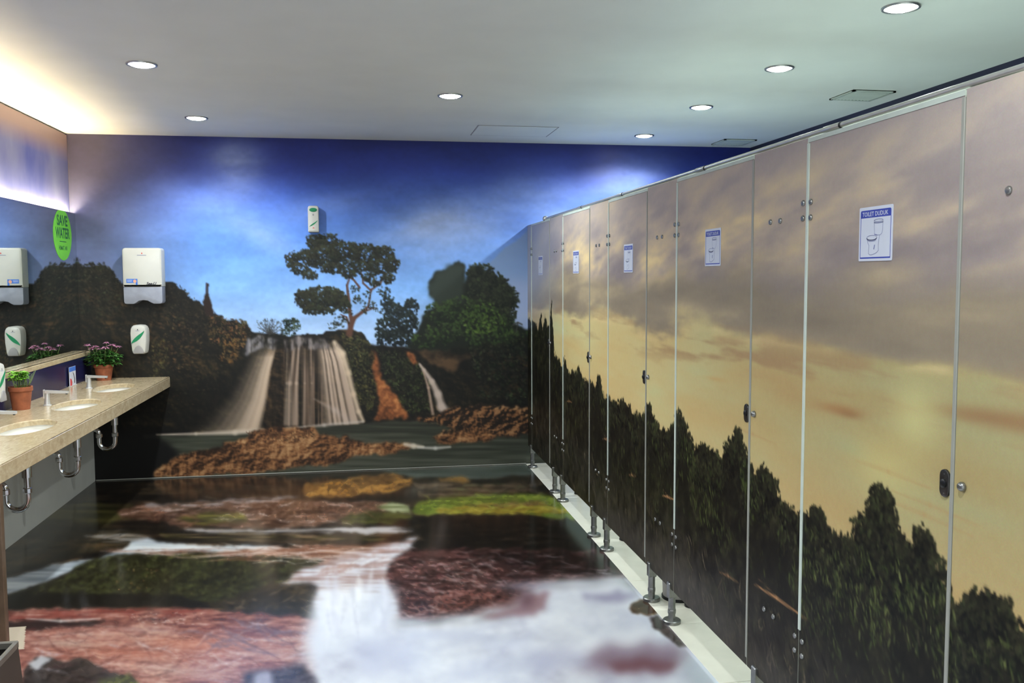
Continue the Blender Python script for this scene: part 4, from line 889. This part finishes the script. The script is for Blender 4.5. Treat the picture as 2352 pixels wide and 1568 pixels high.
# ================================================================== washbasin counter
YE = 4.02
SINKS = [6.76, 5.90, 5.05, 4.30][:3]; SX, SRX, SRY = -1.765, .128, .255
ct = thing('vanity_counter', 'cream marble washbasin counter along the left wall', 'counter', (0, 0, 0))
m = MB(); cells = []; yb = [D - .001, 6.33, 5.475, 4.62, YE]
for k in range(4):
    ya, yc = yb[k + 1], yb[k]
    if k < 3:
        cy = SINKS[k]; N = 56
        angs = sorted(set([2 * math.pi * i / N for i in range(N)] + [math.atan2(b - cy, a - SX) % (2 * math.pi) for a in (XB, XC) for b in (ya, yc)]))
        inn = []; outp = []
        for a in angs:
            dx, dy = math.cos(a), math.sin(a)
            t = min([(q - SX) / dx for q in (XB, XC) if dx and (q - SX) / dx > 1e-9] + [(q - cy) / dy for q in (ya, yc) if abs(dy) > 1e-9 and (q - cy) / dy > 1e-9])
            outp.append((SX + dx * t, cy + dy * t))
            e = 1 / math.sqrt((dx / SRX) ** 2 + (dy / SRY) ** 2); inn.append((SX + dx * e, cy + dy * e))
        n = len(angs)
        v = [(x, y, ZC) for x, y in outp] + [(x * 1 + (SX - x) * -.03, y + (cy - y) * -.03, ZC) for x, y in inn] + [(x, y, ZC - .005) for x, y in inn] + [(x, y, ZC - .03) for x, y in inn] + [(x, y, ZC - .03) for x, y in outp]
        f = []
        for L in range(4):
            for i in range(n): j = (i + 1) % n; f.append((L * n + i, L * n + j, (L + 1) * n + j, (L + 1) * n + i))
        m.add(v, f)
    else:
        m.box(XB, XC, ya, yc, ZC - .03, ZC)
m.build('top', M_MARBLE, ct)
MB().bevbox(XC - .028, XC + .001, YE, D - .001, ZC2, ZC - .004, .003).build('apron', M_MARBLE, ct)
MB().bevbox(XB, XC - .002, YE, YE + .035, 0, ZC2 - .001, .003).box(XC - .35, XC - .03, YE, YE + .03, ZC2 - .001, ZC - .031).build('end_panel', M_BROWNSTONE, ct)
def basin(y, lab):
    b = thing('washbasin', lab, 'sink', (SX, y, ZC - .03), 0, 'undercounter washbasins')
    v = []; f = []; N = 48; R = 10
    for r in range(R + 1):
        a = r / R * math.pi / 2; c_, s_ = math.cos(a) ** .75, math.sin(a)
        for k in range(N):
            q = 2 * math.pi * k / N; c2 = max(c_, .10)
            v.append((math.cos(q) * (SRX + .012) * c2, math.sin(q) * (SRY + .012) * c2, -.14 * s_))
    for r in range(R):
        for k in range(N): f.append((r * N + k, r * N + (k + 1) % N, (r + 1) * N + (k + 1) % N, (r + 1) * N + k))
    f.append(tuple(R * N + k for k in range(N)))
    o = MB().add(v, f).build('bowl', M_CERAMIC, b, True); 
    MB().lathe([(.022, -.139), (.022, -.136), (.014, -.135)], n=20).build('drain', M_CHROME, b, True)
    return b
def faucet(y, lab):
    t = thing('faucet', lab, 'faucet', (-1.928, y, ZC), 0, 'counter faucets')
    MB().lathe([(.024, 0), (.024, .006), (.019, .008)], n=20).build('base', M_FAUCET, t, True, 40)
    MB().tube([(0, 0, .006), (.001, 0, .04), (.003, 0, .085)], [.018, .014, .0125], 16).build('body', M_FAUCET, t, True, 40)
    MB().add([(-.008, -.014, .078), (-.008, .014, .078), (-.008, .014, .096), (-.008, -.014, .096), (.125, -.013, .074), (.125, .013, .074), (.125, .013, .087), (.125, -.013, .087)], [(0, 1, 2, 3), (4, 7, 6, 5), (0, 4, 5, 1), (1, 5, 6, 2), (2, 6, 7, 3), (3, 7, 4, 0)]).build('spout', M_FAUCET, t)
    MB().lathe([(.006, .068), (.007, .077)], (.114, 0, 0), 12).build('aerator', M_DARK, t, True, 40)
    MB().bevbox(-.020, -.012, -.011, .011, .045, .100, .002).build('lever', M_FAUCET, t)
    return t
def trap(y, lab):
    t = thing('drain_trap', lab, 'pipe', (SX, y, 0), 0, 'chrome drain traps')
    zb = .43; R = .054
    pts = [(0, 0, .635), (0, 0, zb + .03), (0, 0, zb)] + [(-R + R * math.cos(a), 0, zb - R * math.sin(a)) for a in [math.pi * k / 10 for k in range(1, 10)]] + [(-2 * R, 0, zb), (-2 * R, 0, zb + .06)] + [(-2 * R - .03 * (1 - math.cos(a)), 0, zb + .06 + .03 * math.sin(a)) for a in [math.pi / 2 * k / 5 for k in range(1, 6)]] + [(XB - SX + .004, 0, zb + .09)]
    MB().tube(pts, .0155, 14).build('pipe', M_CHROME, t, True, 50)
    MB().lathe([(.024, .55), (.024, .638)], n=16).build('tailpiece', M_CHROME, t, True, 40)
    for x, z in ((0, zb + .035), (-2 * R, zb + .03)):
        MB().lathe([(.019, z), (.022, z + .004), (.022, z + .026), (.019, z + .03)], (x, 0, 0), 10).build('nut', M_CHROME, t)
    MB().lathe([(.032, 0), (.030, .008), (.017, .012)], (XB - SX + .001, 0, zb + .09), 20, 'x').build('wall_flange', M_CHROME, t, True, 40)
    return t
where = ['beside the pink flowers', 'second from the end wall', 'third from the end wall']
for y, wd in zip(SINKS, where):
    basin(y, 'white oval undercounter washbasin ' + wd); faucet(y - .02, 'chrome counter faucet of the washbasin ' + wd); trap(y - .02, 'chrome U-bend drain under the washbasin ' + wd)

# ================================================================== pots, card
def leafmesh(mb, c, d, L, wd, rng):
    d = Vector(d).normalized(); s = d.cross(Vector((rng.uniform(-.3, .3), rng.uniform(-.3, .3), 1))).normalized(); n = s.cross(d)
    c = Vector(c); droop = Vector((0, 0, -L * rng.uniform(.05, .35)))
    mb.add([c, c + d * L * .4 + s * wd / 2 + n * wd * .15, c + d * L + droop, c + d * L * .4 - s * wd / 2 + n * wd * .15, c + d * L * .45], [(0, 1, 4), (1, 2, 4), (2, 3, 4), (3, 0, 4)])
def pot(name, lab, loc, r, h):
    t = thing(name, lab, 'potted plant', loc)
    MB().lathe([(r * .76, 0), (r * .97, h * .80), (r * 1.0, h * .80), (r * 1.06, h * .82), (r * 1.06, h), (r * .94, h), (r * .92, h * .86)], n=32, cap=(True, False)).build('pot', M_TERRA, t, True, 35)
    MB().lathe([(r * .93, h * .87), (r * .5, h * .89), (.001, h * .90)], n=24, cap=(False, True)).build('soil', M_SOIL, t, True)
    return t
rg = random.Random(5)
pt = pot('potted_chrysanthemum', 'terracotta pot of pink flowers in the corner of the counter', (-1.972, 7.285, ZC), .068, .122)
lf = MB(); stm = MB()
for k in range(420):
    a = rg.uniform(0, 6.283); e = rg.uniform(-.3, .8); rr = rg.uniform(.01, .115); z = .118 + rg.uniform(0, .135) * (1 - (rr / .16) ** 2)
    x, y = rr * math.cos(a), rr * math.sin(a) * .75
    leafmesh(lf, (x, y, z), (math.cos(a), math.sin(a) * .8, e * .6), rg.uniform(.026, .046), rg.uniform(.020, .034), rg)
lf.build('foliage', M_LEAF, pt)
for i, (fx, fy, fz, fr) in enumerate([(-.108, -.02, .272, .032), (-.060, -.05, .246, .040), (-.038, -.06, .262, .034), (.018, .03, .285, .028), (.030, -.05, .250, .036), (.072, -.02, .266, .040), (.108, .02, .252, .030), (-.005, -.065, .244, .030)]):
    fm = MB()
    for ring, (n, el, q) in enumerate([(14, .15, 1), (11, .5, .85), (7, 1.0, .6)]):
        for k in range(n):
            a = 6.283 * k / n + ring * .3 + rg.uniform(-.1, .1)
            leafmesh(fm, (fx, fy, fz), (math.cos(a), math.sin(a), el), fr * q, fr * .45, rg)
    fl = fm.build('flower', M_PETAL, pt)
    stm.tube([(fx * .3, fy * .3, .11), (fx * .7, fy * .7, .18), (fx, fy, fz)], .0022, 6)
stm.build('stems', M_STEM, pt, True)
pt = pot('potted_plant', 'terracotta pot of bright green seedlings beside the white soap dispenser', (-2.030, 5.745, ZC), .063, .138)
lf = MB(); stm = MB()
for k in range(26):
    a = rg.uniform(0, 6.283); rr = rg.uniform(.0, .06); x, y = rr * math.cos(a), rr * math.sin(a); top = (x * 1.0 + rg.uniform(-.012, .012), y * 1.0 + rg.uniform(-.012, .012), .18 + rg.uniform(0, .045))
    stm.tube([(x * .6, y * .6, .115), (x * .9, y * .9, .15), top], .0016, 5)
    for q in range(7):
        b = rg.uniform(0, 6.283); leafmesh(lf, top, (math.cos(b), math.sin(b), rg.uniform(-.3, .6)), rg.uniform(.022, .036), rg.uniform(.02, .03), rg)
for k in range(4):
    a = -.6 + k * .35; top = (.06 + .006 * k, .02 * k - .02, .20 + .012 * k); stm.tube([(.03, 0, .115), (.05, .01 * k, .16), top], .0013, 5)
    leafmesh(lf, top, (1, .2, .3), .012, .008, rg)
stm.build('stems', M_STEM, pt, True); lf.build('foliage', M_LEAF2, pt)
# leaflet card leaning on the splash wall
cdt = thing('leaflet_card', 'small printed card standing against the navy splash wall', 'card', (XB + .012, 6.93, ZC), math.pi / 2)
MB().bevbox(-.075, .075, -.001, .001, 0.004, .142, .0005).build('sheet', M_PAPER, cdt)
MB().box(-.073, .073, -.0018, -.001, .108, .140).build('blue_band', M_LBLUE, cdt)
MB().plate([(-.06, .006), (-.02, .006), (-.012, .03), (-.03, .055), (-.055, .06)], -.001, -.0018).build('red_mark', M_RED, cdt)
MB().plate([(.03, .02), (.045, .018), (.05, .05), (.03, .085), (.012, .10), (.008, .096), (.028, .07), (.036, .05)], -.001, -.0018).build('dark_stroke', M_BLACKINK, cdt)
MB().bevbox(-.078, .078, -.008, .008, 0, .006, .001).build('stand', M_WHITE, cdt)

# ================================================================== dispensers
def swoosh(x0, x1, z0, z1, y, wd=.22):
    top = []; bot = []; h = z1 - z0
    for k in range(13):
        t = k / 12; x = x0 + (x1 - x0) * t; s = z0 + h * (.30 * math.sqrt(t) + .45 * t ** 1 + .25 * t ** 4) ; w_ = h * wd * math.sin(math.pi * min(1, t * .9 + .05)) ** .8 * .5
        top.append((x, s + w_)); bot.append((x, s - w_))
    return MB().plate(bot + top[::-1], y + .001, y)
def soap_dispenser(lab, loc, rz, w_=.122, h=.226, dp=.10):
    t = thing('soap_dispenser', lab, 'dispenser', loc, rz, 'white soap dispensers')
    o = []
    for (x, z) in [(-.30, 0), (.30, 0), (.38, .03), (.43, .12), (.49, .45), (.5, .72), (.47, .86), (.40, .94), (.28, .985), (0, 1), (-.28, .985), (-.40, .94), (-.47, .86), (-.5, .72), (-.49, .45), (-.43, .12), (-.38, .03)]: o.append((x * w_, z * h))
    MB().plate(o, 0, -dp, .022).build('housing', M_WHITE, t, True, 35)
    b = [(.30 * w_ * math.cos(a), .015 * h + .28 * h * math.sin(a)) for a in [math.pi * k / 14 for k in range(15)]]
    MB().plate(b, -dp + .002, -dp - .006, .004).build('push_button', M_BUTTON, t, True, 35)
    swoosh(-.40 * w_, .36 * w_, .37 * h, .78 * h, -dp - .0015, .40).build('swoosh', M_GREEN, t)
    MB().box(-.15 * w_, .09 * w_, -dp - .001, -dp, .797 * h, .806 * h).build('logo_line', M_LINEINK, t)
    MB().plate(ellipse(-.02 * w_, .84 * h, .03 * w_, .018 * h, 10), -dp, -dp - .001).build('logo_mark', M_BLACKINK, t)
    return t
a = pix(298, 780, 1, D - .1); b = pix(337, 780, 1, D - .1); c_ = pix(318, 813, 1, D - .1); d_ = pix(318, 746, 1, D - .1)
soap_dispenser('white soap dispenser with green swoosh on the waterfall wall', ((a[0] + b[0]) / 2, D - .0008, c_[2]), 0, b[0] - a[0], d_[2] - c_[2])
soap_dispenser('white soap dispenser with green swoosh on the splash wall beside the seedling pot', (XB + .001, 5.425, .905), math.pi / 2, .125, .222, .095)

# paper towel dispenser
dp = .115
a = pix(280, 600, 1, D - dp); b = pix(371, 600, 1, D - dp); zt = pix(325, 569, 1, D - dp)[2]; zb = pix(325, 698, 1, D - dp)[2]; zm = pix(325, 658, 1, D - dp)[2]
w_ = (b[0] - a[0]); hh = zt - zb
td = thing('towel_dispenser', 'white paper towel dispenser with smoked lower window', 'dispenser', ((a[0] + b[0]) / 2, D - .0008, zb))
x1 = w_ / 2
MB().plate(rrect(-x1, x1, zm - zb, hh, (.002, .002, .022, .022)), 0, -dp, .014).build('cover', M_WHITE, td, True, 35)
o = [(-x1 + .02, 0), (-x1 * .50, 0), (-x1 * .36, .010), (-x1 * .22, .024), (0, .029), (x1 * .22, .025), (x1 * .36, .012), (x1 * .54, 0), (x1 - .02, 0), (x1 - .006, .005), (x1, .02), (x1, zm - zb - .001), (-x1, zm - zb - .001), (-x1, .02), (-x1 + .006, .005)]
MB().plate([(x * .985, z) for x, z in o], 0, -dp + .003, .008).build('window', M_GREYCLEAR, td, True, 35)
MB().plate([(-.118, .164), (-.050, .164), (-.050, .148), (-.036, .148), (-.036, .195), (-.118, .195)], -dp - .0002, -dp - .001).build('label', M_LBLUE, td)
MB().plate(ellipse(-.056, .177, .012, .013, 18), -dp - .001, -dp - .0016).build('label_roundel', M_PINKINK, td)
MB().box(-.112, -.074, -dp - .0016, -dp - .001, .183, .186).box(-.112, -.078, -dp - .0016, -dp - .001, .175, .178).build('label_print', M_PAPER, td)
lettering('lettering', 'See-U', .076, .024, .066, .158, -dp - .0012, M_BLACKINK, td, .03, .35)
MB().box(-.034, .034, -dp - .001, -dp, hh - .0575, hh - .0545).build('logo_line', M_LINEINK, td)
MB().plate(ellipse(.002, hh - .042, .005, .005, 12), -dp, -dp - .001).build('logo_mark', M_RED, td)

# air freshener
dp = .065
a = pix(707, 500, 1, D - dp); b = pix(732, 500, 1, D - dp); zt = pix(719, 472, 1, D - dp)[2]; zb = pix(719, 533, 1, D - dp)[2]
w_ = b[0] - a[0]; hh = zt - zb; x1 = w_ / 2
af = thing('air_freshener', 'slim white air freshener with green eye above the printed tree', 'dispenser', ((a[0] + b[0]) / 2, D - .0008, zb))
MB().plate(rrect(-x1, x1, 0, hh, (.008, .008, .020, .020)), 0, -dp, .010).build('housing', M_WHITE, af, True, 35)
MB().plate(ellipse(0, hh * .84, x1 * .72, hh * .075, 24), -dp + .001, -dp - .004, .002).build('sensor_eye', M_GREEN, af, True, 35)
MB().plate(ellipse(0, hh * .655, x1 * .14, hh * .04, 16), -dp, -dp - .001).build('nozzle', M_BUTTON, af)
swoosh(-x1 * .74, x1 * .76, hh * .20, hh * .44, -dp - .0012, .26).build('swoosh', M_GREEN, af)
MB().plate([(-.010, hh * .145), (.014, hh * .145), (.004, hh * .165), (0, hh * .19), (-.004, hh * .165)], -dp, -dp - .001).build('logo_mark', M_RED, af)

# ================================================================== ceiling fittings
def downlight(x, y, lab, r=.078):
    t = thing('downlight', lab, 'ceiling light', (x, y, H), 0, 'recessed ceiling downlights')
    MB().lathe([(r, -.0005), (r, -.004), (r * .97, -.008), (r * .86, -.008), (r * .82, -.004), (r * .80, -.0005)], n=36, cap=(False, False)).build('trim_ring', M_STEEL, t, True, 40)
    MB().lathe([(r * .80, -.0015), (r * .79, -.006), (r * .6, -.012), (r * .3, -.015), (.001, -.016)], n=32, cap=(True, True)).build('lens', M_LAMP, t, True)
    ld = bpy.data.lights.new('lamp', 'SPOT'); ld.energy = DOWNLIGHT_W; ld.color = (.90, .97, 1.0); ld.spot_size = math.radians(158); ld.spot_blend = .55; ld.shadow_soft_size = .05
    lo = bpy.data.objects.new('lamp', ld); col.objects.link(lo); lo.parent = t; lo.location = (0, 0, -.03)
    return t
for x, y, lab in [(-1.108, 4.985, 'round ceiling downlight second from the end wall over the counter'), (-1.112, 6.572, 'round ceiling downlight over the counter nearest the end wall'), (.554, 5.558, 'round ceiling downlight in the middle of the ceiling'), (2.225, 6.898, 'round ceiling downlight over the cubicles nearest the end wall'), (2.225, 5.69, 'second ceiling downlight from the end wall over the cubicles'), (2.228, 4.578, 'third ceiling downlight from the end wall over the cubicles'), (2.228, 3.480, 'fourth ceiling downlight from the end wall over the cubicles')]:
    downlight(x, y, lab)
for x, y, lab in [(2.228, 2.37, 'fifth ceiling downlight from the end wall over the cubicles'), (.554, 1.15, 'ceiling downlight above the entrance end of the aisle'), (2.228, 1.25, 'sixth ceiling downlight from the end wall over the cubicles'), (-1.108, 3.40, 'third ceiling downlight from the end wall over the counter'), (-1.108, 1.80, 'fourth ceiling downlight from the end wall over the counter')]:  # the aisle one is unseen, added and placed to brighten the cubicle doors
    downlight(x, y, lab)
def vent(x, y, lab):
    t = thing('ceiling_vent', lab, 'vent', (x, y, H), 0, 'ceiling air vents')
    s = .14
    MB().box(-s, s, -s, s, -.004, -.0005).build('backing', M_DARK, t)
    fr = MB()
    for (a, b, c_, d_) in ((-s, s, -s, -s + .018), (-s, s, s - .018, s), (-s, -s + .018, -s, s), (s - .018, s, -s, s)): fr.box(a, b, c_, d_, -.010, -.0005)
    fr.build('frame', M_EDGE, t)
    sl = MB().add([(-.004, -.12, -.004), (.012, -.12, -.010), (-.004, .12, -.004), (.012, .12, -.010), (-.004, -.12, -.0055), (.012, -.12, -.0115), (-.004, .12, -.0055), (.012, .12, -.0115)], [(0, 1, 3, 2), (4, 6, 7, 5), (0, 4, 5, 1), (2, 3, 7, 6), (0, 2, 6, 4), (1, 5, 7, 3)]).build('slat', M_EDGE, t)
    for k in range(10):
        o = sl if k == 0 else sl.copy()
        if k: col.objects.link(o); o.parent = t
        o.location = (-.112 + k * .0235, 0, 0)
    return t
vent(3.066, 5.175, 'square louvred air vent in the ceiling beside the third cubicle'); vent(3.070, 7.115, 'square louvred air vent in the ceiling in the far corner')
hp = thing('access_hatch', 'flush ceiling access hatch near the end wall', 'hatch', (1.165, 6.83, H))
MB().bevbox(-.297, .297, -.222, .222, -.004, -.0005, .001).build('panel', M_CEIL, hp)
fr = MB()
for (a, b, c_, d_) in ((-.305, .305, -.232, -.226), (-.305, .305, .226, .232), (-.305, -.301, -.226, .226), (.301, .305, -.226, .226)): fr.box(a, b, c_, d_, -.003, -.0005)
fr.build('frame', M_BUTTON, hp)

# ================================================================== cubicle fronts
cc_ = paint_cubicles()
ZT, ZB, TH = 2.0262, .162, .018
LATCH = [6.522, 5.336, 4.221, 3.020, 1.892, .742]; HINGE = [7.250, 6.083, 4.922, 3.808, 2.632, 1.478]
ORD = ['first', 'second', 'third', 'fourth', 'fifth', 'sixth']
def printed_panel(name, ya, yb, za, zb, parent, org):
    """front face at x = X0 towards the aisle, printed"""
    ny = max(24, min(200, int((yb - ya) * 1200 / max(1.0, (ya + yb) / 2 / 1.6)))); nz = 300 if ya < 4 else 220
    yy = np.linspace(yb, ya, ny); zz = np.linspace(zb, za, nz)
    P = np.stack(np.broadcast_arrays(X0, yy[None, :], zz[:, None]), -1).astype(float)
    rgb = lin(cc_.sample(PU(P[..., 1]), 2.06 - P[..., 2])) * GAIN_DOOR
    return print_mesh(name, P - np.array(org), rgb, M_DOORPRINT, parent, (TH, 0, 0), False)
def bolt(parent, dy, z, r=.0095, name='bolt'):
    return MB().lathe([(r, 0), (r, -.003), (r * .8, -.0055), (r * .3, -.0062)], (0, dy, z), 12, 'x').build(name, M_LEG, parent, True, 40)
def leg(parent, dy):
    l = MB().lathe([(.0175, .012), (.0175, ZB + .0)], (TH / 2, dy, 0), 8).build('support_leg', M_LEG, parent, True, 40)
    MB().lathe([(.042, .0003), (.042, .013), (.038, .017), (.019, .018)], (TH / 2, dy, 0), 24).build('base_flange', M_LEG, l, True, 40)
    MB().bevbox(TH / 2 - .021, TH / 2 + .021, dy - .017, dy + .017, ZB - .042, ZB + .030, .004).build('clamp', M_LEG, l)
    MB().lathe([(.0190, .045), (.0200, .05), (.0200, .06), (.0190, .065)], (TH / 2, dy, 0), 8).build('collar', M_LEG, l)
def pilaster(ya, yb, lab, legs, bolts=True):
    t = thing('cubicle_pilaster', lab, 'partition', (X0, ya, 0), 0, 'printed cubicle partitions')
    org = (X0, ya, 0); W = yb - ya
    printed_panel('panel', ya + .002, yb - .002, ZB, ZT, t, org)
    for d in legs: leg(t, d)
    for z in (1.779, 1.827, .376, .424): bolt(t, .022, z, .0095, 'hinge_bolt')
    if bolts:
        mid = W / 2 + .02
        for z in (1.781, .428):
            for d in (-.036, .036): bolt(t, mid + d, z)
    return t
def door(ya, yb, k, lab):
    t = thing('cubicle_door', lab, 'door', (X0, ya, 0), 0, 'printed cubicle doors')
    org = (X0, ya, 0); W = yb - ya
    printed_panel('panel', ya + .003, yb - .003, ZB, ZT - .0145, t, org)
    MB().box(-.002, TH + .002, .003, W - .003, ZT - .0143, ZT - .0012).build('top_profile', M_EDGE, t)
    MB().bevbox(-.004, TH, W - .013, W + .001, .455, ZT - .017, .0015).build('hinge_side_profile', M_EDGE, t)
    MB().bevbox(-.003, TH, -.0005, .0115, ZB + .03, ZT - .017, .0015).build('latch_side_profile', M_EDGE2, t)
    for zc_, n in ((1.803, 'hinge'), (.400, 'hinge')):
        h = MB().lathe([(.008, zc_ - .045), (.008, zc_ + .045)], (TH + .006, W - .009, 0), 10).build(n, M_STEEL, t, True, 40)
        for z in (zc_ - .024, zc_ + .024): bolt(h, W - .027, z, .0095, 'hinge_bolt')
    lk = MB()
    o = rrect(.012, .046, 1.065, 1.133, .017, 6)
    base = MB().plate(o, 0, -.006, .002); base.v = [(y, x, z) for x, y, z in base.v]
    lk = base.build('lock_plate', M_LOCK, t, True, 40)
    MB().lathe([(.011, -.005), (.011, -.010), (.006, -.013)], (0, .028, 1.099), 16, 'x').build('indicator', M_DARK, lk, True, 40)
    bolt(lk, .028, 1.122, .004, 'screw'); bolt(lk, .028, 1.075, .004, 'screw')
    return t
SIGN_Y = [6.866, 5.694, 4.532, 3.389, 2.246]; SIGN_Z = [1.684, 1.692, 1.692, 1.712, 1.712]
for k in range(6):
    door(LATCH[k], HINGE[k], k, 'cloud and tree printed cubicle door, %s from the end wall' % ORD[k])
pilaster(HINGE[0], D - .002, 'narrow printed partition between the end wall and first cubicle door', (.025,), False)
for k in range(5):
    W = LATCH[k] - HINGE[k + 1]
    p_ = pilaster(HINGE[k + 1], LATCH[k], 'cloud and tree printed partition between %s and %s cubicle doors' % (ORD[k], ORD[k + 1]), (.045, W - .13 if k == 0 else W - .075))
    MB().lathe([(.0115, -.001), (.0115, -.006), (.0085, -.011), (.004, -.013)], (0, W - .034, 1.105), 16, 'x').build('door_knob', M_LEG, p_, True, 40)
p_ = pilaster(.36, LATCH[5], 'cloud and tree printed partition at the entrance side of sixth cubicle door', (.03, .31))
# dividers between the cubicles
for k in range(5):
    yc = (LATCH[k] + HINGE[k + 1]) / 2 + .02
    t = thing('cubicle_divider', 'plain grey divider panel behind the partition next to %s cubicle door' % ORD[k], 'partition', (X0 + TH + .003, yc, 0), 0, 'plain cubicle dividers')
    MB().bevbox(.001, XR - X0 - TH - .005, -.009, .009, ZB, ZT - .01, .002).build('panel', M_CORE, t)
    for x in (.16, 1.5):
        l = MB().lathe([(.0155, .012), (.0155, ZB)], (x, 0, 0), 8).build('support_leg', M_STEEL, t, True, 40)
        MB().lathe([(.041, .0003), (.041, .009), (.037, .013), (.018, .014)], (x, 0, 0), 24).build('base_flange', M_DARK, l, True, 40)
# head rail
hr = thing('head_rail', 'steel tube rail running along the top of the cubicle fronts', 'rail', (X0 + TH / 2, 0, ZT + .0110))
MB().lathe([(.0087, .36), (.0087, 6.70)], (0, 0, 0), 20, 'y').build('tube', M_RAIL, hr, True, 40)
MB().lathe([(.0087, 6.700), (.019, 6.706), (.022, 6.725), (.019, 6.744), (.010, 6.752)], (0, 0, 0), 20, 'y').build('end_cap', M_RAIL, hr, True)
for y in (5.62, 4.72, 3.55, 2.50, 1.40):
    MB().lathe([(.0095, y - .05), (.0103, y - .048), (.0103, y + .048), (.0095, y + .05)], (0, 0, 0), 20, 'y').build('joint_sleeve', M_RAIL, hr, True, 40)
    MB().lathe([(.0108, y - .052), (.0108, y - .046)], (0, 0, 0), 20, 'y').build('joint_ring', M_DARK, hr, True, 40)

# door signs
def sign(y, z, k):
    t = thing('toilet_sign', 'white TOILET DUDUK sign with blue header on %s cubicle door from end wall' % ORD[k], 'sign', (X0 - .0006, y, z), -math.pi / 2, 'toilet signs on the cubicle doors')
    s, h = .080, .074
    MB().plate(rrect(-s, s, -h, h, .004, 3), 0, -.0015).build('plate', M_PAPER, t)
    MB().plate(rrect(-s * .91, s * .91, h * .60, h * .88, (.0005, .0005, .005, .005), 4), -.0012, -.0019).build('header', M_BLUEINK, t)
    b = MB(); e = .0018
    for (x0, x1, z0, z1) in ((-s * .91, -s * .91 + e, -h * .88, h * .6), (s * .91 - e, s * .91, -h * .88, h * .6), (-s * .91, s * .91, -h * .88 - e, -h * .88 + e)): b.box(x0, x1, -.0019, -.0012, z0, z1)
    b.build('border', M_BLUEINK, t)
    lettering('lettering', 'TOILET DUDUK', s * 1.55, h * .165, -.002, h * .735, -.0022, M_PAPER, t, .012)
    dr = MB()
    def stroke(pts, wd):
        for a, b_ in zip(pts[:-1], pts[1:]):
            a = Vector(a); b_ = Vector(b_); d = (b_ - a); n = Vector((-d.y, d.x)).normalized() * wd / 2; d = d.normalized() * wd * .3
            dr.add([(p.x, -.002, p.y) for p in (a - d + n, b_ + d + n, b_ + d - n, a - d - n)], [(0, 1, 2, 3)])
    E = lambda cx, cz, rx, rz, a0, a1, n=12: [(s * (cx + rx * math.cos(math.radians(a0 + (a1 - a0) * i / n))), h * (cz + rz * math.sin(math.radians(a0 + (a1 - a0) * i / n)))) for i in range(n + 1)]
    L = lambda *p: [(s * x, h * z) for x, z in p]
    stroke(E(.19, .475, .27, .045, 0, 360, 20), .0012); stroke(E(.19, .415, .27, .03, 180, 360), .0022)
    stroke(L((-.07, .43), (-.06, .2), (-.04, .0)), .0010); stroke(L((.45, .42), (.44, .16), (.40, .0), (.30, -.06), (.12, -.06)), .0010)
    stroke(E(-.20, -.14, .30, .085, 0, 360, 22), .0012); stroke(E(-.20, -.15, .30, .085, 180, 350), .0028)
    stroke(L((-.04, -.02), (.12, -.06)), .0026); stroke(E(-.20, -.20, .27, .08, 200, 340), .0010)
    stroke(L((-.48, -.20), (-.44, -.32), (-.36, -.42), (-.38, -.62), (-.38, -.72), (-.30, -.77), (-.14, -.77), (.10, -.70), (.22, -.62), (.20, -.4), (.24, -.2), (.26, -.08)), .0012)
    stroke(L((-.02, -.42), (-.06, -.56)), .0034)
    dr.build('toilet_drawing', M_LINEINK, t)
    return t
for k, (y, z) in enumerate(zip(SIGN_Y, SIGN_Z)): sign(y, z, k)

# ================================================================== bins
b = thing('waste_bin', 'tapered brushed steel waste bin beside the counter end', 'bin', (-1.215, 2.84, 0))
MB().add([(-.15, -.17, 0), (.145, -.17, 0), (.145, .17, 0), (-.15, .17, 0), (-.125, -.15, .43), (.118, -.15, .43), (.118, .15, .43), (-.125, .15, .43)], [(0, 3, 2, 1), (0, 1, 5, 4), (1, 2, 6, 5), (2, 3, 7, 6), (3, 0, 4, 7)]).build('body', M_BINSTEEL, b)
r = MB()
for q in ((-.127, .120, -.152, -.138), (-.127, .120, .138, .152), (-.127, -.113, -.138, .138), (.106, .120, -.138, .138)): r.bevbox(*q, .428, .452, .003)
r.build('rim', M_RIM, b)
MB().box(-.10, .10, -.13, .13, .38, .385).build('liner', M_DARK, b)
b = thing('cubicle_bin', 'grey waste bin with black foot seen below a cubicle door', 'bin', (1.535, 4.160, 0))
MB().lathe([(.078, .012), (.088, .26), (.092, .262), (.092, .27), (.084, .272)], n=28).build('body', M_BINGREY, b, True, 40)
MB().lathe([(.084, .0005), (.084, .012), (.079, .014)], n=28).build('foot', M_DARK, b, True, 40)
MB().lathe([(.090, .273), (.080, .292), (.03, .305), (.001, .307)], n=28).build('lid', M_DARK, b, True, 40)
